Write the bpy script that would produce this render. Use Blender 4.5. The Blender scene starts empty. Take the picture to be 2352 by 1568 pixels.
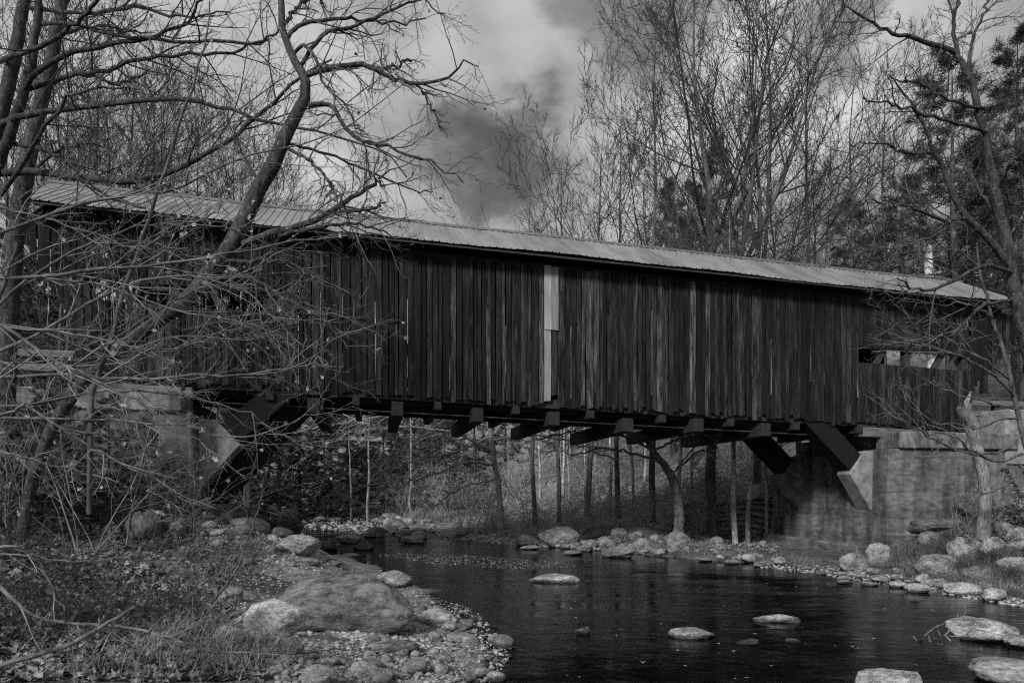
import bpy, bmesh, math
import numpy as np
from mathutils import Vector, noise as mn

# ------------------------------------------------------------------ camera, sky, sun, exposure
scene = bpy.context.scene
COL = scene.collection
FOC, HOR, CX, EYE = 1568.0, 1130.0, 1176.0, 2.2        # photo geometry on a 2352 px wide frame
cam = bpy.data.cameras.new("camera"); cam_o = bpy.data.objects.new("camera", cam); COL.objects.link(cam_o)
cam_o.location = (0, 0, EYE); cam_o.rotation_euler = (math.radians(90), 0, 0)
cam.lens = 24; cam.sensor_width = 36; cam.shift_y = (HOR - 784) / 2352
cam.clip_start = 0.05; cam.clip_end = 3000
scene.camera = cam_o

SUN_DIR = Vector((-0.42, -0.76, 0.56)).normalized()      # towards the sun
world = bpy.data.worlds.new("World"); scene.world = world; world.use_nodes = True
nt = world.node_tree; nt.nodes.clear()
def N(t, typ, **kw):
    n = t.nodes.new(typ)
    for k, v in kw.items():
        if k.startswith("i_"):
            key = k[2:]; key = int(key) if key.isdigit() else key
            n.inputs[key].default_value = v
        else: setattr(n, k, v)
    return n
L = nt.links.new
def math_node(t, op, a, b=None, clamp=False):
    m = t.nodes.new("ShaderNodeMath"); m.operation = op; m.use_clamp = clamp
    for i, v in enumerate((a, b)):
        if v is None: continue
        if isinstance(v, (int, float)): m.inputs[i].default_value = v
        else: t.links.new(v, m.inputs[i])
    return m.outputs[0]
sky = N(nt, "ShaderNodeTexSky", sky_type='NISHITA', sun_disc=False)
sky.sun_elevation = math.asin(SUN_DIR.z); sky.sun_rotation = math.atan2(SUN_DIR.x, SUN_DIR.y)
bw = N(nt, "ShaderNodeRGBToBW"); L(sky.outputs[0], bw.inputs[0])
tc = N(nt, "ShaderNodeTexCoord")
mp = N(nt, "ShaderNodeMapping"); mp.inputs["Scale"].default_value = (1, 1, 1.5); L(tc.outputs["Generated"], mp.inputs[0])
n1 = N(nt, "ShaderNodeTexNoise", i_Scale=2.6, i_Detail=6.0, i_Roughness=0.52, i_Distortion=0.5); L(mp.outputs[0], n1.inputs["Vector"])
n2 = N(nt, "ShaderNodeTexNoise", i_Scale=4.2, i_Detail=7.0, i_Roughness=0.6); L(mp.outputs[0], n2.inputs["Vector"])
# wobble the direction so that cloud edges are ragged
wob = N(nt, "ShaderNodeVectorMath", operation='MULTIPLY_ADD')
sub = N(nt, "ShaderNodeVectorMath", operation='SUBTRACT'); L(n2.outputs["Color"], sub.inputs[0]); sub.inputs[1].default_value = (.5, .5, .5)
L(sub.outputs[0], wob.inputs[0]); wob.inputs[1].default_value = (.34, .2, .28); L(tc.outputs["Generated"], wob.inputs[2])
nrm = N(nt, "ShaderNodeVectorMath", operation='NORMALIZE'); L(wob.outputs[0], nrm.inputs[0])
def pixdir(x, y):
    return Vector(((x - CX) / FOC, 1, (HOR - y) / FOC)).normalized()
# base cloud deck: large soft noise
mr = N(nt, "ShaderNodeMapRange"); mr.inputs[1].default_value = .30; mr.inputs[2].default_value = .68; mr.inputs[3].default_value = 1.6; mr.inputs[4].default_value = 4.5
L(n1.outputs["Fac"], mr.inputs[0])
deck = mr.outputs[0]
def blob(x, y, rad, amt):
    global deck
    dp = N(nt, "ShaderNodeVectorMath", operation='DOT_PRODUCT'); L(nrm.outputs[0], dp.inputs[0]); dp.inputs[1].default_value = pixdir(x, y)
    m = N(nt, "ShaderNodeMapRange", interpolation_type='SMOOTHERSTEP'); m.inputs[1].default_value = math.cos(math.radians(rad)); m.inputs[2].default_value = 1.0
    m.inputs[3].default_value = 1.0; m.inputs[4].default_value = amt
    L(dp.outputs["Value"], m.inputs[0])
    deck = math_node(nt, 'MULTIPLY', deck, m.outputs[0])
for b in [(1150, 370, 5.5, .32), (1065, 385, 5, .65), (1230, 330, 6, .6), (1470, 30, 7, .4), (1480, 150, 6, .75), (1890, 70, 5, .42), (960, 410, 8, .8), (1180, 300, 12, .8),
          (1340, 110, 10, 1.5), (860, 250, 9, 1.2), (1090, 470, 5, 1.4), (1700, 60, 9, 1.25), (2050, 110, 8, 1.2), (200, 200, 22, 1.2), (1800, 420, 14, 1.3)]:
    blob(*b)
mix = N(nt, "ShaderNodeMix", data_type='FLOAT'); mix.inputs[0].default_value = .88
L(bw.outputs[0], mix.inputs[2]); L(deck, mix.inputs[3])
bg = N(nt, "ShaderNodeBackground"); bg.inputs["Strength"].default_value = .093
L(mix.outputs[0], bg.inputs[0])
out = N(nt, "ShaderNodeOutputWorld"); L(bg.outputs[0], out.inputs[0])

sun = bpy.data.lights.new("sun", 'SUN'); sun.energy = 2.1; sun.angle = math.radians(11); sun.color = (1, 1, 1)
sun_o = bpy.data.objects.new("sun", sun); COL.objects.link(sun_o)
sun_o.rotation_euler = (-SUN_DIR).to_track_quat('-Z', 'Y').to_euler(); sun_o.location = (20, -20, 40)
vs = scene.view_settings
vs.view_transform = 'Standard'; vs.look = 'None'; vs.exposure = 0.68; vs.gamma = 1; vs.use_curve_mapping = False
scene.cycles.max_bounces = 6; scene.cycles.diffuse_bounces = 3; scene.cycles.glossy_bounces = 3; scene.cycles.transparent_max_bounces = 8
scene.cycles.use_denoising = False; scene.cycles.filter_width = 1.15; scene.cycles.sample_clamp_indirect = 1.0
scene.cycles.caustics_reflective = False; scene.cycles.caustics_refractive = False

# ------------------------------------------------------------------ helpers
R = np.random.RandomState
def Wp(x, y, Y):                                       # photo point at depth Y -> world
    return np.array([(x - CX) / FOC * Y, Y, EYE - (y - HOR) * Y / FOC])
def tag(o, label=None, cat=None, group=None, kind=None):
    if label: o["label"] = label
    if cat: o["category"] = cat
    if group: o["group"] = group
    if kind: o["kind"] = kind
    return o
def empty(name, loc=(0, 0, 0), rz=0):
    o = bpy.data.objects.new(name, None); COL.objects.link(o)
    o.location = loc; o.rotation_euler = (0, 0, rz); o.empty_display_size = .3
    return o
def link(name, me, parent=None, loc=None):
    o = bpy.data.objects.new(name, me); COL.objects.link(o)
    if parent is not None: o.parent = parent
    if loc is not None: o.location = loc
    return o
def mesh_np(name, V, F, mat, smooth=True):
    V = np.asarray(V, dtype=np.float32).reshape(-1, 3); F = np.asarray(F, dtype=np.int32)
    me = bpy.data.meshes.new(name)
    k = F.shape[1]; nf = len(F)
    me.vertices.add(len(V)); me.vertices.foreach_set("co", V.ravel())
    me.loops.add(nf * k); me.loops.foreach_set("vertex_index", F.ravel())
    me.polygons.add(nf); me.polygons.foreach_set("loop_start", np.arange(0, nf * k, k, dtype=np.int32))
    me.polygons.foreach_set("loop_total", np.full(nf, k, dtype=np.int32))
    me.polygons.foreach_set("use_smooth", np.full(nf, smooth))
    me.materials.append(mat); me.update(calc_edges=True)
    return me
def merge(parts):
    V, F, o = [], [], 0
    for v, f in parts:
        v = np.asarray(v).reshape(-1, 3); V.append(v); F.append(np.asarray(f) + o); o += len(v)
    return np.concatenate(V), np.concatenate(F)
def unit(v): return v / np.maximum(np.linalg.norm(v, axis=-1, keepdims=True), 1e-9)

def tubes(P, Rd, S=4):
    n, K, _ = P.shape
    T = unit(np.gradient(P, axis=1))
    m = unit(P[:, -1] - P[:, 0]); ref = np.where(np.abs(m[:, 2:3]) < .8, [[0, 0, 1.]], [[1., 0, 0]])
    Nn = unit(np.cross(T, ref[:, None, :])); B = np.cross(T, Nn)
    a = np.arange(S) * 2 * math.pi / S
    ring = P[:, :, None, :] + Rd[:, :, None, None] * (np.cos(a)[None, None, :, None] * Nn[:, :, None, :] + np.sin(a)[None, None, :, None] * B[:, :, None, :])
    i = np.arange(n)[:, None, None] * K * S + np.arange(K - 1)[None, :, None] * S; j = np.arange(S)[None, None, :]; j2 = (j + 1) % S
    F = np.stack([i + j, i + j2, i + S + j2, i + S + j], -1).reshape(-1, 4)
    return ring.reshape(-1, 3), F
def spawn(rng, P, Rd, m, K, t0=.2, t1=1., ang=45, angj=12, ln=.5, lnj=.25, fall=.5, rad=.55, tip=.35, up=.0, wander=.12, rmin=.002, flat=0., side=None):
    n, k, _ = P.shape
    plen = np.linalg.norm(np.diff(P, axis=1), axis=2).sum(1)
    Nn = n * m
    t = (np.tile((np.arange(m) + .5) / m, n) + rng.uniform(-.5, .5, Nn) / m) * (t1 - t0) + t0
    pi = np.repeat(np.arange(n), m); f = np.clip(t * (k - 1), 0, k - 1.001); i = f.astype(int); w = (f - i)[:, None]
    p0 = P[pi, i] * (1 - w) + P[pi, i + 1] * w; T = unit(P[pi, i + 1] - P[pi, i]); r = Rd[pi, i] * (1 - w[:, 0]) + Rd[pi, i + 1] * w[:, 0]
    v = rng.normal(size=(Nn, 3)); v[:, 2] *= (1 - flat)
    if side is not None: v = v + np.asarray(side)
    perp = unit(v - (v * T).sum(1, keepdims=True) * T)
    A = np.radians(ang + rng.normal(0, angj, Nn))[:, None]
    d = np.cos(A) * T + np.sin(A) * perp
    le = plen[pi] * ln * (1 - fall * (t - t0) / max(t1 - t0, 1e-6)) * (1 + rng.uniform(-lnj, lnj, Nn))
    C = np.zeros((Nn, K, 3)); C[:, 0] = p0; st = (le / (K - 1))[:, None]
    for q in range(1, K):
        d = unit(d + rng.normal(0, wander, (Nn, 3)) + np.array([0, 0, up]))
        C[:, q] = C[:, q - 1] + d * st
    r0 = np.maximum(r * rad, rmin * 1.3); RR = r0[:, None] * (1 - (1 - tip) * np.linspace(0, 1, K)[None, :])
    return C, np.maximum(RR, rmin * .6)
def spline(pts, K):
    p = np.array(pts, dtype=float); n = len(p)
    q = np.concatenate([2 * p[:1] - p[1:2], p, 2 * p[-1:] - p[-2:-1]])
    u = np.linspace(0, n - 1 - 1e-6, K); i = u.astype(int); t = (u - i)[:, None]
    a, b, c, d = q[i], q[i + 1], q[i + 2], q[i + 3]
    return .5 * (2 * b + (c - a) * t + (2 * a - 5 * b + 4 * c - d) * t * t + (3 * b - a - 3 * c + d) * t ** 3)
def limb(pts, K=14, jit=0., rng=None):                 # pts: (x, y, depth, width) in photo pixels
    w = [list(Wp(x, y, Y)) + [wd * Y / FOC / 2] for x, y, Y, wd in pts]
    s = spline(w, K); P = s[:, :3]
    if rng is not None and jit: P = P + rng.normal(0, jit, P.shape) * np.linspace(.2, 1, K)[:, None]
    return P[None], np.maximum(s[:, 3], .003)[None]
def leaves(rng, P, size, lobed=True, curl=.35, flat=None):
    """leaf polygons (quads) at points P"""
    n = len(P); k = 10
    a = np.arange(k) * 2 * math.pi / k
    rr = np.where(np.arange(k) % 2 == 0, 1., .62) if lobed else np.abs(np.cos(a)) * .65 + .35
    rr = np.tile(rr, (n, 1)) * rng.uniform(.8, 1.2, (n, k)); sz = size * rng.uniform(.35, 1.25, n)
    loc = np.zeros((n, k + 1, 3)); loc[:, 1:, 0] = np.cos(a) * rr; loc[:, 1:, 1] = np.sin(a) * rr * rng.uniform(.5, .95, (n, 1))
    cu = rng.uniform(-1, 1.6, (n, 1)) * curl
    loc[:, :, 2] = cu * (loc[:, :, 0] ** 2) + rng.uniform(-.6, .9, (n, 1)) * curl * loc[:, :, 1] ** 2
    loc *= sz[:, None, None] * .5
    ya = rng.uniform(0, 2 * math.pi, n); 
    tilt = rng.normal(0, flat if flat is not None else 1.2, n); tilt2 = rng.normal(0, flat if flat is not None else 1.2, n)
    def rot(v, ax, an):
        c, s = np.cos(an)[:, None], np.sin(an)[:, None]; o = v.copy(); i, j = [(1, 2), (2, 0), (0, 1)][ax]
        o[:, :, i] = c * v[:, :, i] - s * v[:, :, j]; o[:, :, j] = s * v[:, :, i] + c * v[:, :, j]; return o
    loc = rot(rot(rot(loc, 0, tilt), 1, tilt2), 2, ya) + P[:, None, :]
    b = np.arange(n)[:, None] * (k + 1)
    F = np.stack([np.stack([b[:, 0], b[:, 0] + 1 + i, b[:, 0] + 1 + (i + 1) % k, b[:, 0] + 1 + (i + 2) % k], -1) for i in range(0, k, 2)], 1).reshape(-1, 4)
    return loc.reshape(-1, 3), F
def blades(rng, P, h, w, lean=.5, az=None):
    n = len(P); K = 4
    az = rng.uniform(0, 2 * math.pi, n) if az is None else az
    hh = h * rng.uniform(.5, 1.25, n); ln = lean * rng.uniform(.3, 1.6, n)
    d = np.stack([np.cos(az), np.sin(az), 0 * az], -1); sd = np.stack([-np.sin(az), np.cos(az), 0 * az], -1)
    u = np.linspace(0, 1, K)
    C = P[:, None] + d[:, None] * (hh * ln)[:, None, None] * (u ** 2)[None, :, None]
    C[:, :, 2] += hh[:, None] * (u[None] * (1 - .35 * np.clip(ln, 0, 1.5)[:, None] * u[None] ** 2))
    wd = (w * np.array([1, .85, .55, .08]))[None, :, None] * sd[:, None]
    V = np.stack([C - wd / 2, C + wd / 2], 2)
    b = np.arange(n)[:, None] * K * 2 + np.arange(K - 1)[None] * 2
    F = np.stack([b, b + 1, b + 3, b + 2], -1).reshape(-1, 4)
    return V.reshape(-1, 3), F
def bevel_box(lo, hi, bev=.012, shear=None):
    bm = bmesh.new(); bmesh.ops.create_cube(bm, size=1)
    lo, hi = Vector(lo), Vector(hi)
    for v in bm.verts: v.co = Vector(((lo[i] + hi[i]) / 2 + v.co[i] * (hi[i] - lo[i]) for i in range(3)))
    if bev: bmesh.ops.bevel(bm, geom=bm.edges[:], offset=bev, segments=1, affect='EDGES')
    if shear:
        for v in bm.verts: v.co = Vector(shear(*v.co))
    return bm
def bm_obj(name, bm, mat, parent=None, smooth=False, loc=None):
    me = bpy.data.meshes.new(name); bmesh.ops.recalc_face_normals(bm, faces=bm.faces[:]); bm.to_mesh(me); bm.free(); me.materials.append(mat)
    if smooth:
        for p in me.polygons: p.use_smooth = True
    return link(name, me, parent, loc)
def prism(poly, y0, y1, bev=.02):                      # polygon in x,z extruded along y
    bm = bmesh.new(); a = [bm.verts.new((x, y0, z)) for x, z in poly]; b = [bm.verts.new((x, y1, z)) for x, z in poly]
    bm.faces.new(a); bm.faces.new(b[::-1]); n = len(poly)
    for i in range(n): bm.faces.new((a[i], b[i], b[(i + 1) % n], a[(i + 1) % n]))
    if bev: bmesh.ops.bevel(bm, geom=bm.edges[:], offset=bev, segments=1, affect='EDGES')
    return bm

# ------------------------------------------------------------------ materials (the photograph is monochrome: all greys)
def mat(name, base, lo=.5, hi=1.5, scale=6., stretch=(1, 1, 1), rough=.85, bump=.3, bscale=None, objcol=False, objrand=False, big=None, spots=None, coords="Object", detail=5., bdist=.02, spec=.25, trans=0., boards=None, knots=False, rng_=(.32, .68), attr=None, wet=False):
    m = bpy.data.materials.new(name); m.use_nodes = True; t = m.node_tree; t.nodes.clear()
    o = N(t, "ShaderNodeOutputMaterial"); p = N(t, "ShaderNodeBsdfPrincipled"); t.links.new(p.outputs[0], o.inputs[0])
    p.inputs["Roughness"].default_value = rough; p.inputs["Specular IOR Level"].default_value = spec
    c = N(t, "ShaderNodeTexCoord"); oi = N(t, "ShaderNodeObjectInfo")
    vec = c.outputs[coords]
    if objrand:
        a = N(t, "ShaderNodeVectorMath", operation='ADD'); sc = math_node(t, 'MULTIPLY', oi.outputs["Random"], 57.)
        cb = N(t, "ShaderNodeCombineXYZ"); 
        for i in range(3): t.links.new(sc, cb.inputs[i])
        t.links.new(vec, a.inputs[0]); t.links.new(cb.outputs[0], a.inputs[1]); vec = a.outputs[0]
    mpn = N(t, "ShaderNodeMapping"); mpn.inputs["Scale"].default_value = stretch; t.links.new(vec, mpn.inputs[0])
    nz = N(t, "ShaderNodeTexNoise", i_Scale=scale, i_Detail=detail, i_Roughness=.62); t.links.new(mpn.outputs[0], nz.inputs["Vector"])
    r = N(t, "ShaderNodeMapRange"); r.inputs[1].default_value = rng_[0]; r.inputs[2].default_value = rng_[1]; r.inputs[3].default_value = lo; r.inputs[4].default_value = hi
    t.links.new(nz.outputs["Fac"], r.inputs[0]); val = math_node(t, 'MULTIPLY', r.outputs[0], base)
    if big:
        bn = N(t, "ShaderNodeTexNoise", i_Scale=big[0], i_Detail=4., i_Roughness=.6); bst = N(t, "ShaderNodeMapping"); bst.inputs["Scale"].default_value = big[3] if len(big) > 3 else (1, 1, 1)
        t.links.new(vec, bst.inputs[0]); t.links.new(bst.outputs[0], bn.inputs["Vector"])
        br = N(t, "ShaderNodeMapRange"); br.inputs[1].default_value = .35; br.inputs[2].default_value = .65; br.inputs[3].default_value = big[1]; br.inputs[4].default_value = big[2]
        t.links.new(bn.outputs["Fac"], br.inputs[0]); val = math_node(t, 'MULTIPLY', val, br.outputs[0])
    if attr:                                           # a second paler tone: the beach, and far ground lifted in place of light
        at = N(t, "ShaderNodeAttribute", attribute_name=attr[0]); sm = N(t, "ShaderNodeMix", data_type='FLOAT'); t.links.new(at.outputs["Fac"], sm.inputs[0]); t.links.new(val, sm.inputs[2])
        t.links.new(math_node(t, 'MULTIPLY', r.outputs[0], attr[1]), sm.inputs[3]); val = sm.outputs[0]
    if spots:                                          # (scale, threshold, value) lichen or mineral specks
        sn = N(t, "ShaderNodeTexNoise", i_Scale=spots[0], i_Detail=3., i_Roughness=.7); t.links.new(vec, sn.inputs["Vector"])
        sr = N(t, "ShaderNodeMapRange"); sr.inputs[1].default_value = spots[1]; sr.inputs[2].default_value = spots[1] + .07; t.links.new(sn.outputs["Fac"], sr.inputs[0])
        mx = N(t, "ShaderNodeMix", data_type='FLOAT'); t.links.new(sr.outputs[0], mx.inputs[0]); t.links.new(val, mx.inputs[2]); mx.inputs[3].default_value = spots[2]; val = mx.outputs[0]
    if knots:
        kst = N(t, "ShaderNodeMapping"); kst.inputs["Scale"].default_value = (7, 7, 2.2); t.links.new(vec, kst.inputs[0])
        kv = N(t, "ShaderNodeTexVoronoi", i_Scale=1.); t.links.new(kst.outputs[0], kv.inputs["Vector"])
        kr = N(t, "ShaderNodeMapRange"); kr.inputs[1].default_value = .10; kr.inputs[2].default_value = .24; kr.inputs[3].default_value = .25; kr.inputs[4].default_value = 1.; t.links.new(kv.outputs["Distance"], kr.inputs[0])
        val = math_node(t, 'MULTIPLY', val, kr.outputs[0])
    if wet:                                            # damp band at the waterline
        gp = N(t, "ShaderNodeNewGeometry"); gs = N(t, "ShaderNodeSeparateXYZ"); t.links.new(gp.outputs["Position"], gs.inputs[0])
        wr_ = N(t, "ShaderNodeMapRange"); wr_.inputs[1].default_value = .035; wr_.inputs[2].default_value = .085; wr_.inputs[3].default_value = .25; wr_.inputs[4].default_value = 1.
        t.links.new(math_node(t, 'ADD', gs.outputs[2], math_node(t, 'MULTIPLY', math_node(t, 'SUBTRACT', nz.outputs["Fac"], .5), .12)), wr_.inputs[0]); val = math_node(t, 'MULTIPLY', val, wr_.outputs[0])
    if objcol:
        ocb = N(t, "ShaderNodeRGBToBW"); t.links.new(oi.outputs["Color"], ocb.inputs[0]); val = math_node(t, 'MULTIPLY', val, ocb.outputs[0])
    if boards:                                         # the shutter boards left slightly different greys
        sx = N(t, "ShaderNodeSeparateXYZ"); t.links.new(c.outputs["Object"], sx.inputs[0])
        fr = math_node(t, 'FRACT', math_node(t, 'DIVIDE', sx.outputs[2], boards)); wn = N(t, "ShaderNodeTexWhiteNoise", noise_dimensions='1D'); t.links.new(math_node(t, 'FLOOR', math_node(t, 'DIVIDE', sx.outputs[2], boards)), wn.inputs["W"])
        val = math_node(t, 'MULTIPLY', val, math_node(t, 'ADD', .82, math_node(t, 'MULTIPLY', wn.outputs["Value"], .36)))
    cc = N(t, "ShaderNodeCombineColor")
    for i in range(3): t.links.new(val, cc.inputs[i])
    t.links.new(cc.outputs[0], p.inputs["Base Color"])
    hgt = nz.outputs["Fac"]
    if boards:                                         # shuttering marks: a ledge every `boards` metres of height
        sx = N(t, "ShaderNodeSeparateXYZ"); t.links.new(c.outputs["Object"], sx.inputs[0])
        fr = math_node(t, 'FRACT', math_node(t, 'DIVIDE', sx.outputs[2], boards)); ed = math_node(t, 'LESS_THAN', fr, .07)
        hgt = math_node(t, 'SUBTRACT', hgt, math_node(t, 'MULTIPLY', ed, .8))
    if bump:
        bm_ = N(t, "ShaderNodeBump"); bm_.inputs["Strength"].default_value = bump; bm_.inputs["Distance"].default_value = bdist
        if bscale:
            b2 = N(t, "ShaderNodeTexNoise", i_Scale=bscale, i_Detail=4., i_Roughness=.65); t.links.new(mpn.outputs[0], b2.inputs["Vector"]); hgt = math_node(t, 'ADD', hgt, b2.outputs["Fac"])
        t.links.new(hgt, bm_.inputs["Height"]); t.links.new(bm_.outputs[0], p.inputs["Normal"])
    return m
M_plank = mat("weathered_plank", .0085, .05, 5.4, 2.4, (30, 30, .6), bump=.8, objcol=True, objrand=True, big=(1.3, .12, 2.5, (3.5, 3.5, .45)), knots=True, bdist=.015, rng_=(.40, .74))
M_fresh = mat("fresh_board", .34, .5, 1.35, 2.4, (30, 30, .6), bump=.2, objcol=True, objrand=True, big=(1.3, .8, 1.15, (3, 3, .6)), rng_=(.3, .7))
M_beam = mat("beam_timber", .024, .4, 1.7, 3., (9, 1, 9), bump=.5, objrand=True)
M_timber = mat("dark_timber", .035, .4, 1.7, 3., (1, 9, 9), bump=.5, objrand=True)
M_brace = mat("brace_timber", .007, .3, 2.2, 4., (6, 6, 6), bump=.4, objrand=True)
M_metal = mat("roof_metal", .22, .9, 1.1, 3., rough=.42, bump=.03, spec=.5, big=(1.2, .72, 1.15, (1.6, .3, .3)), objcol=True)
M_trim = mat("roof_trim", .12, .8, 1.2, 3., rough=.5, bump=.05, spec=.5)
M_conc = mat("board_formed_concrete", .125, .5, 1.5, 4., (.7, .7, 1.6), bump=.5, bscale=26., big=(.9, .3, 1.55, (1.7, 1.7, .3)), boards=.3, bdist=.025, spots=(20., .68, .04), detail=8.)
M_conc2 = mat("smooth_concrete", .26, .65, 1.25, 5., bump=.2, bscale=30., big=(1.6, .65, 1.2), spots=(14., .68, .08))
M_capc = mat("cap_concrete", .20, .5, 1.4, 5., bump=.4, bscale=30., big=(1.1, .35, 1.35, (2., 2., .4)), spots=(24., .68, .05))
M_foot = mat("footing_concrete", .14, .5, 1.5, 3., bump=.7, big=(.8, .5, 1.4), bdist=.05)
M_rock = mat("granite", .29, .35, 1.6, 6., bump=.7, bscale=24., objcol=True, objrand=True, big=(1.1, .35, 1.45), spots=(15., .57, .42), bdist=.05, wet=True)
M_peb = mat("pebbles", .27, .4, 1.7, 5., bump=.3, bscale=30., coords="Object", big=(.7, .6, 1.3))
M_soil = mat("bank_soil", .09, .3, 1.8, 2.4, bump=.9, bscale=20., big=(.35, .6, 1.4), detail=8., bdist=.06, spots=(9., .58, .26), attr=("sand_and_lift", .21))
M_leaf = mat("fallen_leaf", .155, .12, 2.1, 6., bump=.1, big=(1.6, .55, 1.5))
M_dleaf = mat("dried_leaf", .26, .5, 1.5, 8., bump=.1)
M_leafd = mat("dark_leaf", .07, .4, 1.8, 7., bump=.1)
M_grass = mat("dry_grass", .19, .4, 1.6, 3., bump=0, big=(.9, .5, 1.4))
M_bark = mat("lichen_bark", .04, .2, 2.0, 12., (1, 1, .35), bump=1., spots=(16., .60, .17), big=(1., .6, 1.3), bdist=.04)
M_bark2 = mat("dark_bark", .085, .4, 1.7, 8., (1, 1, .4), bump=.8, big=(.7, .6, 1.5), bdist=.03)
M_barkp = mat("pale_bark", .12, .25, 1.8, 8., (1, 1, .5), bump=1., spots=(8., .56, .035), big=(.8, .6, 1.3), bdist=.03)
M_twig = mat("pale_twig", .18, .5, 1.6, 5., bump=0)
M_twigf = mat("far_brush_twig", .36, .5, 1.5, 3., bump=0)  # extra pale, to make up in colour for weak light behind the bridge
M_twigd = mat("dark_twig", .045, .6, 1.5, 3., bump=0)
M_twigm = mat("grey_twig", .11, .5, 1.6, 4., bump=0)
M_dead = mat("dead_wood", .30, .25, 1.5, 6., (7, 7, .6), bump=1., spots=(4., .62, .025), big=(2., .4, 1.4), bdist=.04)
M_need = mat("pine_needles", .055, .45, 1.7, 1.5, bump=0)
M_hem = mat("hemlock_needles", .1, .4, 1.8, 2., bump=0)
M_pole = mat("pale_pole", .8, .8, 1.15, 3., (3, 3, .4), bump=.2)
M_white = mat("white_paint", .6, .8, 1.1, 3., bump=.05)
M_guard = mat("grey_rail", .14, .5, 1.5, 3., (.6, 6, 6), bump=.3, objrand=True)

# water: Fresnel mirror over dark clear water
M_water = bpy.data.materials.new("river_water"); M_water.use_nodes = True; t = M_water.node_tree; t.nodes.clear()
o = N(t, "ShaderNodeOutputMaterial"); ms = N(t, "ShaderNodeMixShader"); gl = N(t, "ShaderNodeBsdfGlossy"); tr = N(t, "ShaderNodeBsdfTransparent")
gl.inputs["Roughness"].default_value = .05; gl.inputs["Color"].default_value = (.8, .8, .8, 1); tr.inputs["Color"].default_value = (.48, .48, .48, 1)
fr = N(t, "ShaderNodeFresnel"); fr.inputs["IOR"].default_value = 1.33
c = N(t, "ShaderNodeTexCoord"); mpn = N(t, "ShaderNodeMapping"); mpn.inputs["Scale"].default_value = (1., 1.9, 1); mpn.inputs["Rotation"].default_value = (0, 0, -.5); t.links.new(c.outputs["Object"], mpn.inputs[0])
w1 = N(t, "ShaderNodeTexNoise", i_Scale=3.2, i_Detail=6., i_Roughness=.6, i_Distortion=.6); t.links.new(mpn.outputs[0], w1.inputs["Vector"])
w2 = N(t, "ShaderNodeTexNoise", i_Scale=.5, i_Detail=3.); t.links.new(mpn.outputs[0], w2.inputs["Vector"])
w2r = N(t, "ShaderNodeMapRange"); w2r.inputs[1].default_value = .38; w2r.inputs[2].default_value = .62; w2r.inputs[3].default_value = .12; w2r.inputs[4].default_value = 1.; t.links.new(w2.outputs["Fac"], w2r.inputs[0])
bp = N(t, "ShaderNodeBump"); bp.inputs["Strength"].default_value = .5; bp.inputs["Distance"].default_value = .028
t.links.new(math_node(t, 'MULTIPLY', w1.outputs["Fac"], w2r.outputs[0]), bp.inputs["Height"])
for n_ in (gl, fr): t.links.new(bp.outputs[0], n_.inputs["Normal"])
t.links.new(fr.outputs[0], ms.inputs[0]); t.links.new(tr.outputs[0], ms.inputs[1]); t.links.new(gl.outputs[0], ms.inputs[2]); t.links.new(ms.outputs[0], o.inputs[0])

# ------------------------------------------------------------------ terrain
ALPHA = math.radians(11.5); CA, SA = math.cos(ALPHA), math.sin(ALPHA); BY0 = 22.0; SL = .032
def to_world(s, t, z): return (s * CA - t * SA, BY0 + s * SA + t * CA, z)
def to_bridge(X, Y):
    Y = Y - BY0; return X * CA + Y * SA, -X * SA + Y * CA
LEFT = np.array([(3.5, -30), (1.6, -8), (1.0, 0), (.35, 4), (-.48, 7.9), (-.27, 9.3), (-1.03, 11.9), (-2.16, 15.7), (-4.8, 21.6), (-6.5, 25.6), (-8.6, 30), (-13, 40), (-19, 55), (-34, 90), (-90, 220)], float)
RIGHT = np.array([(20, -30), (15, -8), (12.5, 5), (9.95, 13.3), (10.2, 15.7), (9.5, 18.2), (9.1, 19.7), (8.05, 20.9), (6, 22.3), (4.9, 23.8), (2.9, 26.1), (.44, 28.8), (-1.5, 31.4), (-7, 40), (-12.5, 55), (-24, 90), (-70, 220)], float)
def seg_dist(x, y, pl):
    d = np.full(x.shape, 1e9)
    for (ax, ay), (bx, by) in zip(pl[:-1], pl[1:]):
        vx, vy = bx - ax, by - ay; u = np.clip(((x - ax) * vx + (y - ay) * vy) / (vx * vx + vy * vy), 0, 1)
        d = np.minimum(d, np.hypot(x - ax - u * vx, y - ay - u * vy))
    return d
def sstep(a, b, v):
    u = np.clip((v - a) / (b - a), 0, 1); return u * u * (3 - 2 * u)
_rg = R(3); _WV = [(_rg.uniform(.15, 3.2), _rg.uniform(0, 6.28), _rg.uniform(0, 6.28)) for _ in range(26)]
def bumps(x, y):
    z = 0
    for f, a, p in _WV: z = z + np.sin((x * math.cos(a) + y * math.sin(a)) * f + p + 1.3 * np.sin(.37 * f * (x * math.sin(a) - y * math.cos(a)))) * .05 / (.5 + f)
    return z
def wlevel(y): return np.clip((y - 31) * .021, 0, 2.0)
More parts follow.
